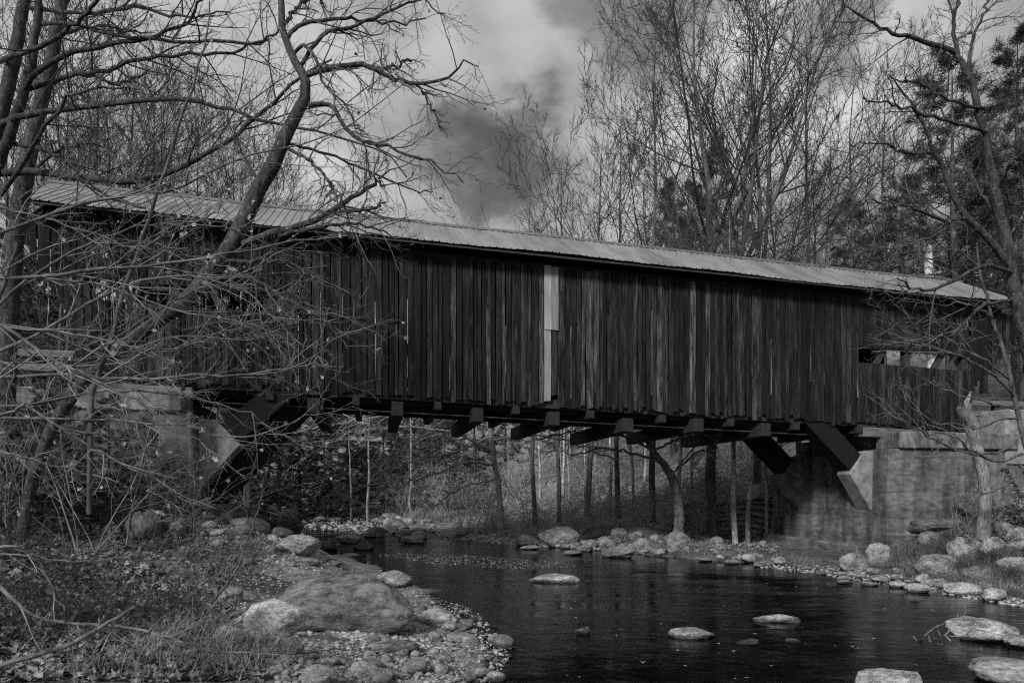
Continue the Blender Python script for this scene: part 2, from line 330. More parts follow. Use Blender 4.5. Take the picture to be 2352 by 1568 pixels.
def G(x, y):
    x = np.asarray(x, float); y = np.asarray(y, float)
    xl = np.interp(y, LEFT[:, 1], LEFT[:, 0]); xr = np.interp(y, RIGHT[:, 1], RIGHT[:, 0])
    dl = np.where(x < xl, 1, -1) * seg_dist(x, y, LEFT); dr = np.where(x > xr, 1, -1) * seg_dist(x, y, RIGHT)
    ins = np.maximum(dl, dr); w = wlevel(y)
    bed = w - .06 - .5 * sstep(0, 2.5, -ins) * (1 - .8 * sstep(30, 36, y)) + bumps(x * 2, y * 2) * .5
    # left bank: gravel beach, then the leafy bank; steeper by the bridge
    gl_ = .05 + .06 * np.clip(dl, 0, 2.6) + .22 * np.clip(dl - 2.6, 0, 4.) + .05 * np.clip(dl - 6.6, 0, 30)
    gb = .10 * np.clip(dl, 0, 1.5) + .42 * np.clip(dl - 1.0, 0, 4.2) + .10 * np.clip(dl - 5.2, 0, 30)
    kb = sstep(14, 20, y) * (1 - sstep(27, 34, y))
    far = .35 * np.clip(dl - 6, 0, 3) * sstep(27, 34, y) + .36 * np.clip(dl - 9, 0, 60) * sstep(32, 48, y)
    zl = gl_ * (1 - kb) + gb * kb + far
    # right bank
    gr = .06 + .08 * np.clip(dr, 0, 1.2) + .30 * np.clip(dr - .8, 0, 5.) + .12 * np.clip(dr - 5.8, 0, 30)
    gf = .06 + .05 * np.clip(dr, 0, 3) + .16 * np.clip(dr - 2.5, 0, 5) + .36 * np.clip(dr - 8, 0, 90)
    kf = sstep(19.5, 24, y)
    zr = gr * (1 - kf) + gf * kf
    out_ = np.where(dl > dr, zl, zr) + bumps(x, y) * np.clip(ins * .8, .1, 1.6)
    z = np.where(ins > 0, w * sstep(6, 0, ins) + out_ * 1.0, bed)
    z = z + .5 * np.clip(y - 66, 0, 60)                # the valley bends away: wooded slope closes it
    # approach fills behind the abutments
    s, tt = to_bridge(x, y)
    lowm = sstep(6.5, 9., s) * (1 - sstep(15.2, 16.6, s)) * sstep(-4.5, -2.5, tt) * (1 - sstep(6.3, 8, tt))
    z = np.where(ins > 0, z * (1 - lowm) + np.minimum(z, -.02 + bumps(x * 2, y * 2) * .3) * lowm, z)
    for sg, s0, zt in ((1, 14.4, 4.25), (-1, 10.4, 5.1)):
        a = sg * s - s0
        side = np.where(tt < 2.5, np.clip((tt + .2) / 1., -20, 0) * .55, -np.clip((tt - 5.5), 0, 20) * .55)
        fill = zt + side - np.clip(3.5 - a, 0, 9) * .75 * np.where(tt < -.9, 1., np.where(a > -.1, .0, 9.)) - sg * SL * 0
        if sg > 0:
            frt = -.1 + .36 * np.clip(s - 14, 0, 3.3) + .75 * np.clip(s - 17.3, 0, 4.) + .3 * np.clip(tt + .8, -9, 0)
            fill = np.where(tt < -.75, frt, fill)
        z = np.maximum(z, np.where(a > -3.5, np.minimum(fill, zt + .15), -9))
    return z
def axis_pts(segs):
    return np.unique(np.round(np.concatenate([np.arange(a, b, st) for a, b, st in segs]), 3))
gx = axis_pts([(-400, -60, 17), (-60, -24, 2), (-24, -13, .5), (-13, 16, .14), (16, 26, .5), (26, 60, 2), (60, 401, 17)])
gy = axis_pts([(-60, -6, 3), (-6, 2.5, .4), (2.5, 30, .14), (30, 45, .35), (45, 80, 1.2), (80, 160, 5), (160, 600, 22)])
XX, YY = np.meshgrid(gx, gy); ZZ = np.minimum(G(XX, YY), 38)
def G(x, y):                                           # from here on: read heights off the finished sheet
    x = np.asarray(x, float); y = np.asarray(y, float)
    i = np.clip(np.searchsorted(gx, x) - 1, 0, len(gx) - 2); j = np.clip(np.searchsorted(gy, y) - 1, 0, len(gy) - 2)
    u = np.clip((x - gx[i]) / (gx[i + 1] - gx[i]), 0, 1); v = np.clip((y - gy[j]) / (gy[j + 1] - gy[j]), 0, 1)
    return (ZZ[j, i] * (1 - u) + ZZ[j, i + 1] * u) * (1 - v) + (ZZ[j + 1, i] * (1 - u) + ZZ[j + 1, i + 1] * u) * v
def water_or_ground(x, y):
    return np.maximum(G(x, y), wlevel(y))
def hit(px, py, y0=2.5, y1=150.):
    Ys = np.geomspace(y0, y1, 2600); X = (px - CX) / FOC * Ys; Z = EYE - (py - HOR) * Ys / FOC
    g = water_or_ground(X, Ys); i = int(np.argmax(Z <= g)) if (Z <= g).any() else len(Ys) - 1
    return np.array([X[i], Ys[i], g[i]])
V = np.stack([XX, YY, ZZ], -1).reshape(-1, 3); nx, ny = len(gx), len(gy)
ii = (np.arange(ny - 1)[:, None] * nx + np.arange(nx - 1)[None]).reshape(-1)
F = np.stack([ii, ii + 1, ii + nx + 1, ii + nx], -1)
gme = mesh_np("ground", V, F, M_soil)
xl_ = np.interp(YY, LEFT[:, 1], LEFT[:, 0]); dl_ = np.where(XX < xl_, 1, -1) * seg_dist(XX, YY, LEFT)
sand_and_lift = sstep(-.3, .15, dl_) * (1 - sstep(2.6, 3.4, dl_ + bumps(XX * 3, YY * 3) * 6)) * (1 - sstep(19, 23, YY))
sand_and_lift = np.maximum(sand_and_lift, sstep(26, 31, YY) * .9)  # far ground paled here: light behind the bridge put into the colour
ga = gme.attributes.new("sand_and_lift", 'FLOAT', 'POINT'); ga.data.foreach_set("value", sand_and_lift.astype(np.float32).ravel())
tag(link("ground", gme), "leafy river banks and stony river bed", None, None, "structure")
wy = axis_pts([(-60, 31, 2.), (31, 219, 2.)]); wl = np.interp(wy, LEFT[:, 1], LEFT[:, 0]) - 1.2 - .02 * np.clip(wy - 30, 0, 99); wr = np.interp(wy, RIGHT[:, 1], RIGHT[:, 0]) + 1.2
wu = np.linspace(0, 1, 13); WX = wl[:, None] * (1 - wu) + wr[:, None] * wu; WY = np.repeat(wy[:, None], 13, 1); WZ = wlevel(WY)
ii = (np.arange(len(wy) - 1)[:, None] * 13 + np.arange(12)[None]).reshape(-1)
tag(link("river_water", mesh_np("river_water", np.stack([WX, WY, WZ], -1), np.stack([ii, ii + 1, ii + 14, ii + 13], -1), M_water)), "dark rippled water of the river", None, None, "structure")

# ------------------------------------------------------------------ covered bridge
rng = R(11)
bridge = empty("covered_bridge", to_world(0, 0, 0), ALPHA)
tag(bridge, "long weathered plank covered bridge with light metal roof, crossing the river", "covered bridge")
def sh(s, t, z): return (s, t, z - SL * s)
def bbox(name, s0, s1, t0, t1, z0, z1, m=M_timber, parent=bridge, bev=.012):
    return bm_obj(name, bevel_box((s0, t0, z0), (s1, t1, z1), bev, sh), m, parent)
W0, W1, WID = -12.7, 17.55, 4.8
ZB, ZT = 5.08, 9.56
def plank_mesh(w, z0, z1, th, lean, notch, rg):
    """board with a ragged foot and slight bow, origin at its foot"""
    h = z1 - z0; bm = bmesh.new(); lv = [0, .18, .41, .63, .82, 1]; rows = []
    bow = rg.normal(0, .006); ca = rg.uniform(0, .012)
    for u in lv:
        x = lean * (u - .5) + bow * math.sin(u * 3.14); ww = w * (1 - .07 * rg.rand())
        za = h * u + (notch if u == 0 else 0); zb = h * u + (-notch * .5 if u == 0 else 0)
        rows.append([bm.verts.new(p) for p in ((x - ww / 2, 0, za), (x + ww / 2, -ca, zb), (x + ww / 2, th, zb), (x - ww / 2, th, za))])
    for a, b in zip(rows[:-1], rows[1:]):
        for i in range(4): bm.faces.new((a[i], a[(i + 1) % 4], b[(i + 1) % 4], b[i]))
    bm.faces.new(rows[0][::-1]); bm.faces.new(rows[-1])
    return bm
def plank(s, w, z0, z1, tone, t=0., th=.028, lean=None, name="plank", m=None):
    o = bm_obj(name, plank_mesh(w, z0, z1, th, rng.normal(0, .012) if lean is None else lean, rng.uniform(-.035, .035), rng), m or M_plank, bridge, loc=sh(s, t, z0))
    o.color = (tone, tone, tone, 1); o.rotation_euler = (rng.normal(0, .003), 0, rng.normal(0, .025))
    return o
s = W0 - 1.32
while s < 19.45:
    w = float(rng.choice([.13, .15, .17, .19, .2, .22, .25])); w2 = w - rng.uniform(.008, .03)
    if 1.0 < s < 1.7: w = .235; w2 = .228
    c_ = s + w / 2
    base = float(np.clip(rng.lognormal(-.25, .6), .2, 3.4)); top = ZT + rng.normal(0, .035); foot = ZB + rng.normal(0, .055) - (.12 if rng.rand() < .08 else 0)
    t_ = rng.uniform(-.028, .0)
    if c_ < W0 or c_ > W1:                             # hoods of the two portals
        zb = (6.38 + (W0 - c_) * 1.85) if c_ < W0 else (6.5 + (c_ - W1) * 1.05 + .06)
        plank(c_, w2, zb, ZT - .02, .55 * base, t_)
    elif c_ < -7.4:                                    # left part with a window strip
        plank(c_, w2, 7.92, top, .6 * base, t_); plank(c_, w2, foot, 7.33, .75 * base, t_)
    elif c_ < -3.4:
        plank(c_, w2, 7.36 + rng.normal(0, .006), top, .8 * base, t_ - .02); plank(c_, w2, foot, 7.40, .8 * base, t_ + .014)
    elif 1.12 < c_ < 1.38:
        plank(c_, w2, 7.52, top, 1., t_ - .02, lean=0, m=M_fresh); plank(c_, w2 * .98, foot + .1, 7.56, .8, t_ + .014, lean=0, m=M_fresh)
    elif 1.38 < c_ < 1.62:
        plank(c_, w2 * 1.1, 7.52, top, .62, t_ - .02, lean=0, m=M_fresh); plank(c_, w2 * .9, foot + .35, 7.56, 1.2, t_ + .014)
    elif 2.5 < c_ < 3.0:
        plank(c_, w2, foot - .05, top, 2.6 + rng.uniform(-.4, .4), t_ - .01)
    elif c_ > 12.6:                                    # right part with a window strip
        plank(c_, w2, 7.86, top - .15, .62 * base ** .5, .03); plank(c_, w2, foot, 7.28 + .004 * rng.randn(), .95 * base ** .5, .03, lean=0)
    else:
        plank(c_, w2, foot, top, base * (1.15 if c_ > -1 else .95), t_)
        if rng.rand() < .12: plank(c_ + w / 2, .045, foot + rng.uniform(0, 1.5), foot + rng.uniform(2, 4), rng.uniform(1.5, 4.), t_ - .025, .02, name="batten")
    s += w
s = W0
while s < W1:                                          # far wall, plain wide boards
    c_ = s + .2
    if c_ > 12.6:
        plank(c_, .39, 7.9, ZT, .5, WID - .03); plank(c_, .39, ZB, 7.3, .5, WID - .03)
    else: plank(c_, .39, ZB, ZT, .5, WID - .03)
    s += .4
for t0 in (.12, WID - .42):                            # trusses
    bbox("bottom_chord", W0, W1, t0, t0 + .3, 4.98, 5.28); bbox("top_chord", W0 - 1, W1 + 1.4, t0, t0 + .3, 9.42, 9.72)
    for i in range(13):
        p = W0 + .2 + i * 2.49; bbox("truss_post", p - .12, p + .12, t0 + .03, t0 + .27, 5.29, 9.41)
        if i < 12:
            q = p + 2.49; a, b = (p, q) if i >= 6 else (q, p)
            n_ = Vector((b - a, 0, 4.1)); n_.normalize(); px_ = Vector((-n_.z, 0, n_.x)) * .1
            A, B = Vector((a, 0, 5.32)), Vector((b, 0, 9.38))
            bm = prism([tuple((A + px_).xz), tuple((A - px_).xz), tuple((B - px_).xz), tuple((B + px_).xz)], t0 + .07, t0 + .23, .008)
            for v in bm.verts: v.co.z -= SL * v.co.x
            bm_obj("truss_brace", bm, M_timber, bridge)
for z in (7.88, 7.28): bbox("window_rail", 12.6, W1, .065, .118, z - .08, z, M_timber)
for i in range(9):                                     # floor beams: the big needle beams and the small ones between them
    c_ = -8.68 + i * 2.52 
    zz = 4.63 + rng.normal(0, .03)
    if i > 0 and i < 8: bbox("floor_beam", c_ - .18, c_ + .18, -.12 + rng.uniform(-.05, .08), WID + 1.3 + rng.uniform(-.2, .2), zz - .23, zz + .22, M_beam)
    bbox("cross_beam", c_ + 1.26 - .11, c_ + 1.26 + .11, -.06, WID + .1, 4.72, 4.972, M_beam)
for t0 in (.6, 1.5, 2.4, 3.3, 4.05): bbox("stringer", W0 + .3, W1 - .3, t0, t0 + .16, 4.89, 5.14)
bbox("deck", W0, W1, .43, WID - .43, 5.145, 5.22)
bbox("side_rail", -9.2, 12.6, .55, .58, 4.62, 4.66, M_guard)
bbox("wall_sill", 12.75, 17.9, .0, .34, 4.62, 4.97, M_guard, bev=.02); bbox("wall_sill", W0, -9.6, .0, .34, 4.62, 4.97, M_guard, bev=.02)
def brace(base, top, t0, hw=.36):
    A, B = Vector((base[0], 0, base[1])), Vector((top[0], 0, top[1])); d = (B - A).normalized(); px_ = Vector((-d.z, 0, d.x)) * hw
    for i in range(4):
        dz = d * rng.uniform(-.04, .04); A2, B2 = A + dz * .3, B + dz
        bm = prism([tuple((A2 + px_).xz), tuple((A2 - px_).xz), tuple((B2 - px_).xz), tuple((B2 + px_).xz)], t0 + i * .172, t0 + i * .172 + .168, .006)
        bm_obj("brace_board", bm, M_brace, bridge)
for t0 in (.05, 4.1):
    brace((12.63, 3.26), (10.75, 5.02), t0); brace((-8.58 - (.55 if t0 > 1 else 0), 3.96), (-6.95, 5.40 if t0 < 1 else 5.75), t0)
brace((-9.26, 1.95), (-6.5, 5.08), .78, .34)              # long strut from the left deck down to its footing
# roof
RS0, RS1, EZ, RZ, OV = -14.0, 19.1, 9.79, 11.5, .62
half = WID / 2 + OV
def sag(s): return .018 * math.sin(s * 1.1) + .03 * math.sin(s * .31 + 1) 
def roof_sheet(s0, s1, side):
    bm = bmesh.new(); prof = []
    n = 4; wd = (s1 - s0) / n
    for i in range(n):
        a = s0 + i * wd; prof += [(a, 0), (a + wd * .78, 0), (a + wd * .84, .028), (a + wd * .94, .028)]
    prof.append((s1, 0)); rows = []
    for u in (0, .33, .66, 1):
        row = []
        for x, h in prof:
            tt = -OV + half * u if side < 0 else WID + OV - half * u
            z = EZ + (RZ - EZ) * u + h + sag(x) * (1 - .6 * u) + .008 * math.sin(7 * x + 3 * u)
            xx = x + (.28 if s1 >= RS1 - .01 and x > s1 - .01 else (-.35 if s0 <= RS0 + .01 and x < s0 + .01 else 0)) * u
            row.append(bm.verts.new(sh(xx, tt, z)))
        rows.append(row)
    for a, b in zip(rows[:-1], rows[1:]):
        for i in range(len(prof) - 1): bm.faces.new((a[i], a[i + 1], b[i + 1], b[i]))
    o = bm_obj("roof_sheet", bm, M_metal, roof)
    c_ = float(np.clip(1 + rng.normal(0, .07), .8, 1.15)); o.color = (c_, c_, c_, 1)
roof = bm_obj("roof", (lambda: (lambda bm: bm)(bmesh.new()))(), M_timber, bridge)
bm = bmesh.new()
pf = [(-OV + .04, EZ - .02), (WID / 2, RZ - .02), (WID + OV - .04, EZ - .02), (WID + OV - .04, EZ - .07), (WID / 2, RZ - .09), (-OV + .04, EZ - .07)]
a = [bm.verts.new(sh(RS0 + .05, t_, z - .03)) for t_, z in pf]; b = [bm.verts.new(sh(RS1 - .05, t_, z - .03)) for t_, z in pf]
for i in range(6): bm.faces.new((a[i], a[(i + 1) % 6], b[(i + 1) % 6], b[i]))
for q in (a, b):
    bm.faces.new((q[0], q[1], q[4], q[5])); bm.faces.new((q[1], q[2], q[3], q[4]))
bmesh.ops.recalc_face_normals(bm, faces=bm.faces[:]); bm.to_mesh(roof.data); bm.free()
nsh = 37; ss = np.linspace(RS0, RS1, nsh + 1)
for side in (-1, 1):
    for i in range(nsh): roof_sheet(ss[i], ss[i + 1] + (.0 if i == nsh - 1 else -.002), side)
bm = bmesh.new(); cap = [(-.17, -.075), (0, .055), (.17, -.075), (.17, -.06), (0, .075), (-.17, -.06)]
rws = [[bm.verts.new(sh(x, WID / 2 + u, RZ + h + sag(x) * .4)) for u, h in cap] for x in np.linspace(RS0 - .36, RS1 + .3, 30)]
for a, b in zip(rws[:-1], rws[1:]):
    for i in range(6): bm.faces.new((a[i], a[(i + 1) % 6], b[(i + 1) % 6], b[i]))
bm_obj("ridge_cap", bm, M_trim, roof)
for i in range(42):
    c_ = RS0 + .4 + i * .785
    bm = prism([(-.28, EZ + .06), (-.28, EZ - .06), (WID / 2, RZ - .33), (WID / 2, RZ - .21)], c_ - .05, c_ + .05, 0)
    for v in bm.verts: v.co = Vector(sh(v.co.y, v.co.x, v.co.z + .02))
    bm_obj("rafter", bm, M_timber, roof)
for c_, dx in ((RS0 + .2, 0), (RS1 - .25, 0)):          # gable boards above the portals
    bm = prism([(.02, ZT - .55), (WID - .02, ZT - .55), (WID - .02, ZT + .1), (WID / 2, RZ - .2), (.02, ZT + .1)], c_ - .03, c_ + .03, 0)
    for v in bm.verts: v.co = Vector(sh(v.co.y, v.co.x, v.co.z))
    bm_obj("gable_board", bm, M_timber, bridge)

# ------------------------------------------------------------------ abutments
def abutment(name, label, face, sg, t0, t1, zbase, ztop, back, corb, corner):
    ro = empty(name, to_world(face, 0, zbase), ALPHA); tag(ro, label, "abutment")
    def P_(s, t, z): return (s - face, t, z - zbase)
    def cb(nm, s0, s1, ta, tb, za, zb, m, bev=.03, fn=None):
        bm = bevel_box((min(s0, s1), ta, za), (max(s0, s1), tb, zb), bev)
        if fn: 
            for v in bm.verts: v.co = Vector(fn(*v.co))
        for v in bm.verts: v.co = Vector(P_(*v.co))
        return bm_obj(nm, bm, m, ro)
    def batter(s, t, z):
        u = (ztop - z) / (ztop - zbase); return (s - sg * .12 * u * (1 if abs(s - face) < .5 else 0), t + (.35 * u if t > 3 else 0), z)
    cb("wall", face, face + sg * back, t0, t1, zbase - .6, ztop - .58, M_conc, .05, batter)
    cb("backwall", face + sg * .5, face + sg * back, .36, t1 - .8, ztop - .575, ztop + .02, M_conc, .03)
    cb("cap", face + sg * corner, face + sg * (back + .3), t0 - .14, .30, ztop - .58, ztop, M_capc, .035)
    cb("drain_hole", face + sg * 1.75, face + sg * 2.05, t0 - .143, t0 - .10, ztop - .42, ztop - .22, M_twigd, 0)  # solid dark box; the shade inside a hole is put into its colour
    for ta in (0., 4.1):
        wd_, ds_ = (.72, 0.) if sg > 0 or ta < 1 else (.72, -.55)   # the far left seat is set back
        bm = prism([(x - face + ds_, z - zbase) for x, z in corb], ta - .03, ta + wd_, .03)
        bm_obj("corbel", bm, M_conc2 if ta < 1 else M_conc, ro)  # far corbels take the darker concrete: their shade is put into the colour
    cb("footing", face - sg * .45, face + sg * 1.2, t0 + .15, t1 + .5, zbase - .75, zbase + .24, M_foot, .08, lambda s, t, z: (s + .06 * math.sin(3 * t + 2 * z), t, z + .03 * math.sin(2.3 * t)))
    return ro
abR = abutment("bridge_abutment", "stained board formed concrete abutment on the right bank, under the bridge end", 13.3, 1, -.8, 6.0, .08, 4.32, 5.0, [(13.34, 3.68), (12.92, 3.68), (12.34, 2.86), (13.22, 1.55), (13.34, 1.5)], .35)
abL = abutment("bridge_abutment", "grey concrete abutment on the left bank, half hidden by twigs and brush", -9.45, -1, -.8, 5.6, 1.35, 5.05, 6.0, [(-9.49, 4.38), (-8.92, 4.33), (-8.26, 3.6), (-9.37, 2.32), (-9.49, 2.3)], .2)
def foot_block():
    bm = bevel_box((-9.43 + 9.45, .55, .9 - 1.35), (-8.45 + 9.45, 1.75, 1.85 - 1.35), .03); bm_obj("strut_footing", bm, M_conc, abL)
foot_block()
def wbox(name, lo, hi, m, parent, org, bev=.02):
    bm = bevel_box(lo, hi, bev)
    for v in bm.verts: v.co = v.co - Vector(org)
    return bm_obj(name, bm, m, parent)
pil = empty("concrete_block", to_world(18.1, 0, 3.4), ALPHA); tag(pil, "pale upright concrete block at the right bridge end, below the wooden rails", "concrete block")
wbox("block", (18.15, -.85, 3.2), (19.65, .3, 5.22), M_conc2, pil, (18.1, 0, 3.4), .04); wbox("block", (19.68, -.8, 3.2), (22.5, .3, 5.08), M_conc2, pil, (18.1, 0, 3.4), .04)
def guard(name, label, s0, s1, t_, z, sg):
    ro = empty(name, to_world(s0, t_, z), ALPHA); tag(ro, label, "guard rail")
    ln = abs(s1 - s0)
    for r_ in (.55, .95): bm_obj("rail", bevel_box((min(0, sg * ln), -.11, r_), (max(0, sg * ln), -.05, r_ + .2), .01), M_guard, ro)
    for i in range(int(ln / 1.9) + 1): bm_obj("post", bevel_box((sg * (i * 1.9 + 1.2) - .1, -.04, -.6), (sg * (i * 1.9 + 1.2) + .1, .16, 1.22), .015), M_timber, ro)
guard("guard_rail", "two grey wooden rails on dark posts beyond the right bridge end", 17.9, 24., .45, 4.55, 1)
guard("guard_rail", "wooden roadside rails at the left bridge end behind bare saplings", -12.9, -24., .5, 5.15, -1)

# utility pole behind the right end of the roof
pp = Wp(2140, 700, 35.); pz = float(G(pp[0], pp[1])); pole = empty("utility_pole", (pp[0], pp[1], pz)); tag(pole, "pale utility pole rising behind the right end of the roof", "utility pole")
ptop = 2.2 + 565 * 35 / FOC - pz + .0
def cyl(name, pts, m, parent, S=12):
    P = np.array([p[:3] for p in pts], float)[None]; r = np.array([p[3] for p in pts], float)[None]
    v, f = tubes(P, r, S); me = mesh_np(name, v, f, m); o = link(name, me, parent); return o
cyl("pole", [(.1, 0, -.3, .26), (0, 0, ptop * .5, .23), (-.2, 0, ptop - .02, .2), (-.2, 0, ptop, .19), (-.2, 0, ptop + .005, .01)], M_pole, pole)
cyl("insulator", [(-.12, 0, ptop, .03), (-.12, 0, ptop + .08, .12), (-.12, 0, ptop + .12, .06), (-.12, 0, ptop + .18, .11), (-.12, 0, ptop + .24, .05), (-.12, 0, ptop + .36, .07), (-.12, 0, ptop + .42, .01)], M_trim, pole)
cyl("bracket", [(0, -.1, ptop - .62, .03), (.28, -.15, ptop - .56, .03), (.55, -.2, ptop - .5, .025)], M_white, pole, 6)
cyl("insulator", [(.55, -.2, ptop - .7, .05), (.55, -.2, ptop - .5, .07), (.55, -.2, ptop - .2, .05), (.55, -.2, ptop - .1, .08), (.55, -.2, ptop - .08, .01)], M_trim, pole, 8)
cyl("transformer", [(.42, -.1, ptop - 2.9, .02), (.42, -.1, ptop - 2.88, .22), (.42, -.1, ptop - 1.95, .22), (.42, -.1, ptop - 1.9, .25), (.42, -.1, ptop - 1.84, .2), (.42, -.1, ptop - 1.8, .02)], M_white, pole)
cyl("bushing", [(.34, -.1, ptop - 1.85, .07), (.34, -.1, ptop - 1.6, .07), (.34, -.1, ptop - 1.35, .03)], M_white, pole, 8)

# ------------------------------------------------------------------ rocks
def rock_mesh(seed, sub=3, ang=.5):
    rg = R(seed); bm = bmesh.new(); bmesh.ops.create_icosphere(bm, subdivisions=sub, radius=1.)
    v = np.array([q.co[:] for q in bm.verts]); off = rg.uniform(-50, 50, 3)
    pl = unit(rg.normal(size=(14, 3))); pd = rg.uniform(.6, 1., 14)
    r = np.ones(len(v))
    for i, c_ in enumerate(v):
        q = Vector(c_ * 1.1 + off)
        r[i] = 1 + .30 * mn.noise(q) + .12 * mn.noise(q * 2.3) + .085 * mn.noise(q * 5.1) + .04 * mn.noise(q * 11.)
    v = v * r[:, None]
    for n_, d in zip(pl, pd):
        h = v @ n_ - d; v = v - np.where(h > 0, h * ang, 0)[:, None] * n_
    v /= np.abs(v).max(0)
    for q, c_ in zip(bm.verts, v): q.co = c_
    me = bpy.data.meshes.new("rock"); bm.to_mesh(me); bm.free(); me.materials.append(M_rock)
    for p in me.polygons: p.use_smooth = True
    return me
PROTO = [rock_mesh(100 + i, 4, .5 + .1 * (i % 5)) for i in range(14)]
SMALL = [rock_mesh(300 + i, 2, .3 + .1 * (i % 4)) for i in range(10)]
rk = R(21)
def rock(x0, x1, yt, yb, tone=1., label=None, group=None, seed=None, name="boulder", cat="boulder", sink=.2, deep=.75, rz=None, ang=.75):
    p = hit((x0 + x1) / 2, yb); Y = p[1]; w = (x1 - x0) * Y / FOC; h = max((yb - yt) * Y / FOC, .04)
    dep = w * deep; Yc = Y + dep * .42; c_ = Wp((x0 + x1) / 2, yb, Yc)
    vis = h * .92 - dep * .04
    vis = max(vis, h * .5); sz = vis / (2 - 2 * sink)
    w *= Yc / Y
    me = rock_mesh(seed, 4, ang) if seed else PROTO[rk.randint(len(PROTO))]
    o = link(name, me, None, (c_[0], Yc, p[2] + sz * (1 - 2 * sink)))
    o.scale = (w / 2, dep / 2, sz * 1.04)
    if x0 > 1900: tone *= 1.25
    a = rk.uniform(-.25, .25) if rz is None else rz
    o.rotation_euler = (0, rk.uniform(-.06, .06), a + (0 if seed else (math.pi if rk.rand() < .5 else 0)))
    o.color = (tone, tone, tone, 1)
    tag(o, label, cat, group); return o
GR = "boulders and stones along the river"
rock(633, 955, 1300, 1450, .55, "huge rounded lichen speckled boulder on the gravel beach, largest in view", GR, 501, deep=.68, ang=.5, rz=-.06)
rock(864, 960, 1308, 1352, 1.25, "smooth pale boulder at the water's edge just behind the huge boulder", GR, 502)
rock(960, 1058, 1398, 1438, 1.3, "pale flat topped boulder at the water's edge right of the huge boulder", GR, 503)
rock(1214, 1340, 1314, 1338, 1.5, "long low pale rock alone in mid river", GR, 504, deep=.6, sink=.45)
rock(838, 964, 1468, 1503, .75, "low grey slab half buried in gravel below the huge boulder", GR, 505)
rock(688, 778, 1520, 1580, .9, "rounded grey boulder at the bottom edge of the gravel beach", GR, 506)
rock(636, 698, 1462, 1510, .85, "round dark sided boulder with pale top beside grass at the beach", GR, 507)
rock(560, 706, 1372, 1456, 1.3, "pale speckled boulder touching the left side of the huge boulder", GR, 508)
rock(488, 565, 1428, 1490, 1.1, "pale blocky rock among grass left of the gravel beach", GR, 509)
rock(504, 568, 1342, 1388, 1.0, "low pale stone at the foot of the brush, left of the gravel", GR, 510)
rock(627, 737, 1224, 1278, 1.05, "sloping speckled boulder where the gravel meets the water under the bridge", GR, 511)
rock(608, 700, 1178, 1230, .42, "dark smooth boulder under the bridge beside the rapids", GR, 512)
rock(532, 624, 1180, 1222, .45, "dark long boulder beside the left abutment footing", GR, 513)
rock(500, 536, 1174, 1203, .8, "small round grey rock against the left abutment footing", GR, 514)
rock(529, 580, 1200, 1230, .75, "rounded grey rock in front of the dark long boulder", GR, 515)
rock(618, 677, 1207, 1238, .4, "dark wet rock wedged below the dark smooth boulder", GR)
rock(325, 384, 1158, 1232, 1.05, "tall pale pointed rock on the left bank by the abutment", GR, 516, ang=.9)
rock(378, 426, 1184, 1233, .95, "pale angular rock leaning on the tall pointed rock", GR, 517, ang=.9)
rock(742, 788, 1281, 1299, .7, "small dark stone at the water's edge of the gravel tip", GR)
rock(686, 742, 1279, 1299, .95, "small rounded grey stone on the upper gravel beach", GR)
rock(771, 838, 1225, 1248, .95, "rounded pale rock in shallow water below the rapids", GR, 518)
rock(833, 888, 1205, 1234, .75, "dark fronted angular rock in the shallows under the bridge", GR, 519, ang=.9)
rock(880, 927, 1184, 1213, .85, "tilted angular boulder at the edge of the rapids", GR, 520, ang=.95)
rock(874, 915, 1173, 1193, 1.1, "pale rounded rock behind the tilted angular boulder", GR)
rock(918, 978, 1227, 1248, 1.1, "pale pointed rock in the shallows nearest the calm pool", GR, 521, ang=.9)
rock(806, 861, 1246, 1264, .3, "black wet rock in the shallows", GR)
rock(725, 778, 1242, 1266, .4, "dark wet rock beside the sloping speckled boulder", GR)
rock(1236, 1332, 1205, 1257, 1.05, "large pale blocky boulder on the far shore, biggest of the far rocks", GR, 522, ang=.85)
rock(1180, 1240, 1223, 1253, .75, "sloping grey boulder left of the large blocky far boulder", GR, 523)
rock(1193, 1240, 1250, 1262, 1.1, "flat pale stone in the water before the far rocks", GR)
rock(1320, 1362, 1248, 1267, .9, "grey stone at the far waterline right of the blocky boulder", GR)
rock(1284, 1312, 1244, 1260, .95, "small stone tucked under the blocky far boulder", GR)
rock(1376, 1425, 1231, 1260, 1.0, "pale sloping stone in the middle of the far rock pile", GR)
rock(1376, 1462, 1250, 1281, .8, "broad low rock at the right of the far rock pile waterline", GR)
rock(1295, 1342, 1261, 1275, .8, "low dark rock awash at the far shore", GR)
rock(1356, 1386, 1206, 1237, .8, "upright grey stone at the back of the far rock pile", GR)
rock(1402, 1446, 1208, 1237, .85, "tilted stone at the upper right of the far rock pile", GR)
rock(1398, 1424, 1196, 1216, .9, "topmost stone of the far rock pile", GR)
rock(1478, 1512, 1236, 1266, .9, "round grey stone at the far shore below slender trunks", GR)
rock(1528, 1588, 1213, 1265, .75, "large grey stone among grass at the far shore", GR)
rock(1926, 1996, 1263, 1311, .72, "smooth grey boulder in front of the right abutment footing", GR, 524)
rock(1992, 2048, 1243, 1293, 1.1, "pale pitted boulder at the corner of the right abutment", GR, 525, ang=.7)
rock(2100, 2168, 1217, 1251, .7, "dark rounded boulder at the foot of the stained wing wall", GR)
rock(2076, 2260, 1186, 1228, .4, "wide dark slab lying against the stained wing wall", GR, 526, ang=.95)
rock(2196, 2262, 1120, 1182, .55, "leaning dark rock slab against the wing wall by the snag", GR, 527, ang=.95)
rock(2178, 2254, 1227, 1286, .9, "large round boulder left of the snag's foot", GR, 528)
rock(2250, 2316, 1229, 1279, .95, "large round boulder right of the snag's foot", GR, 529)
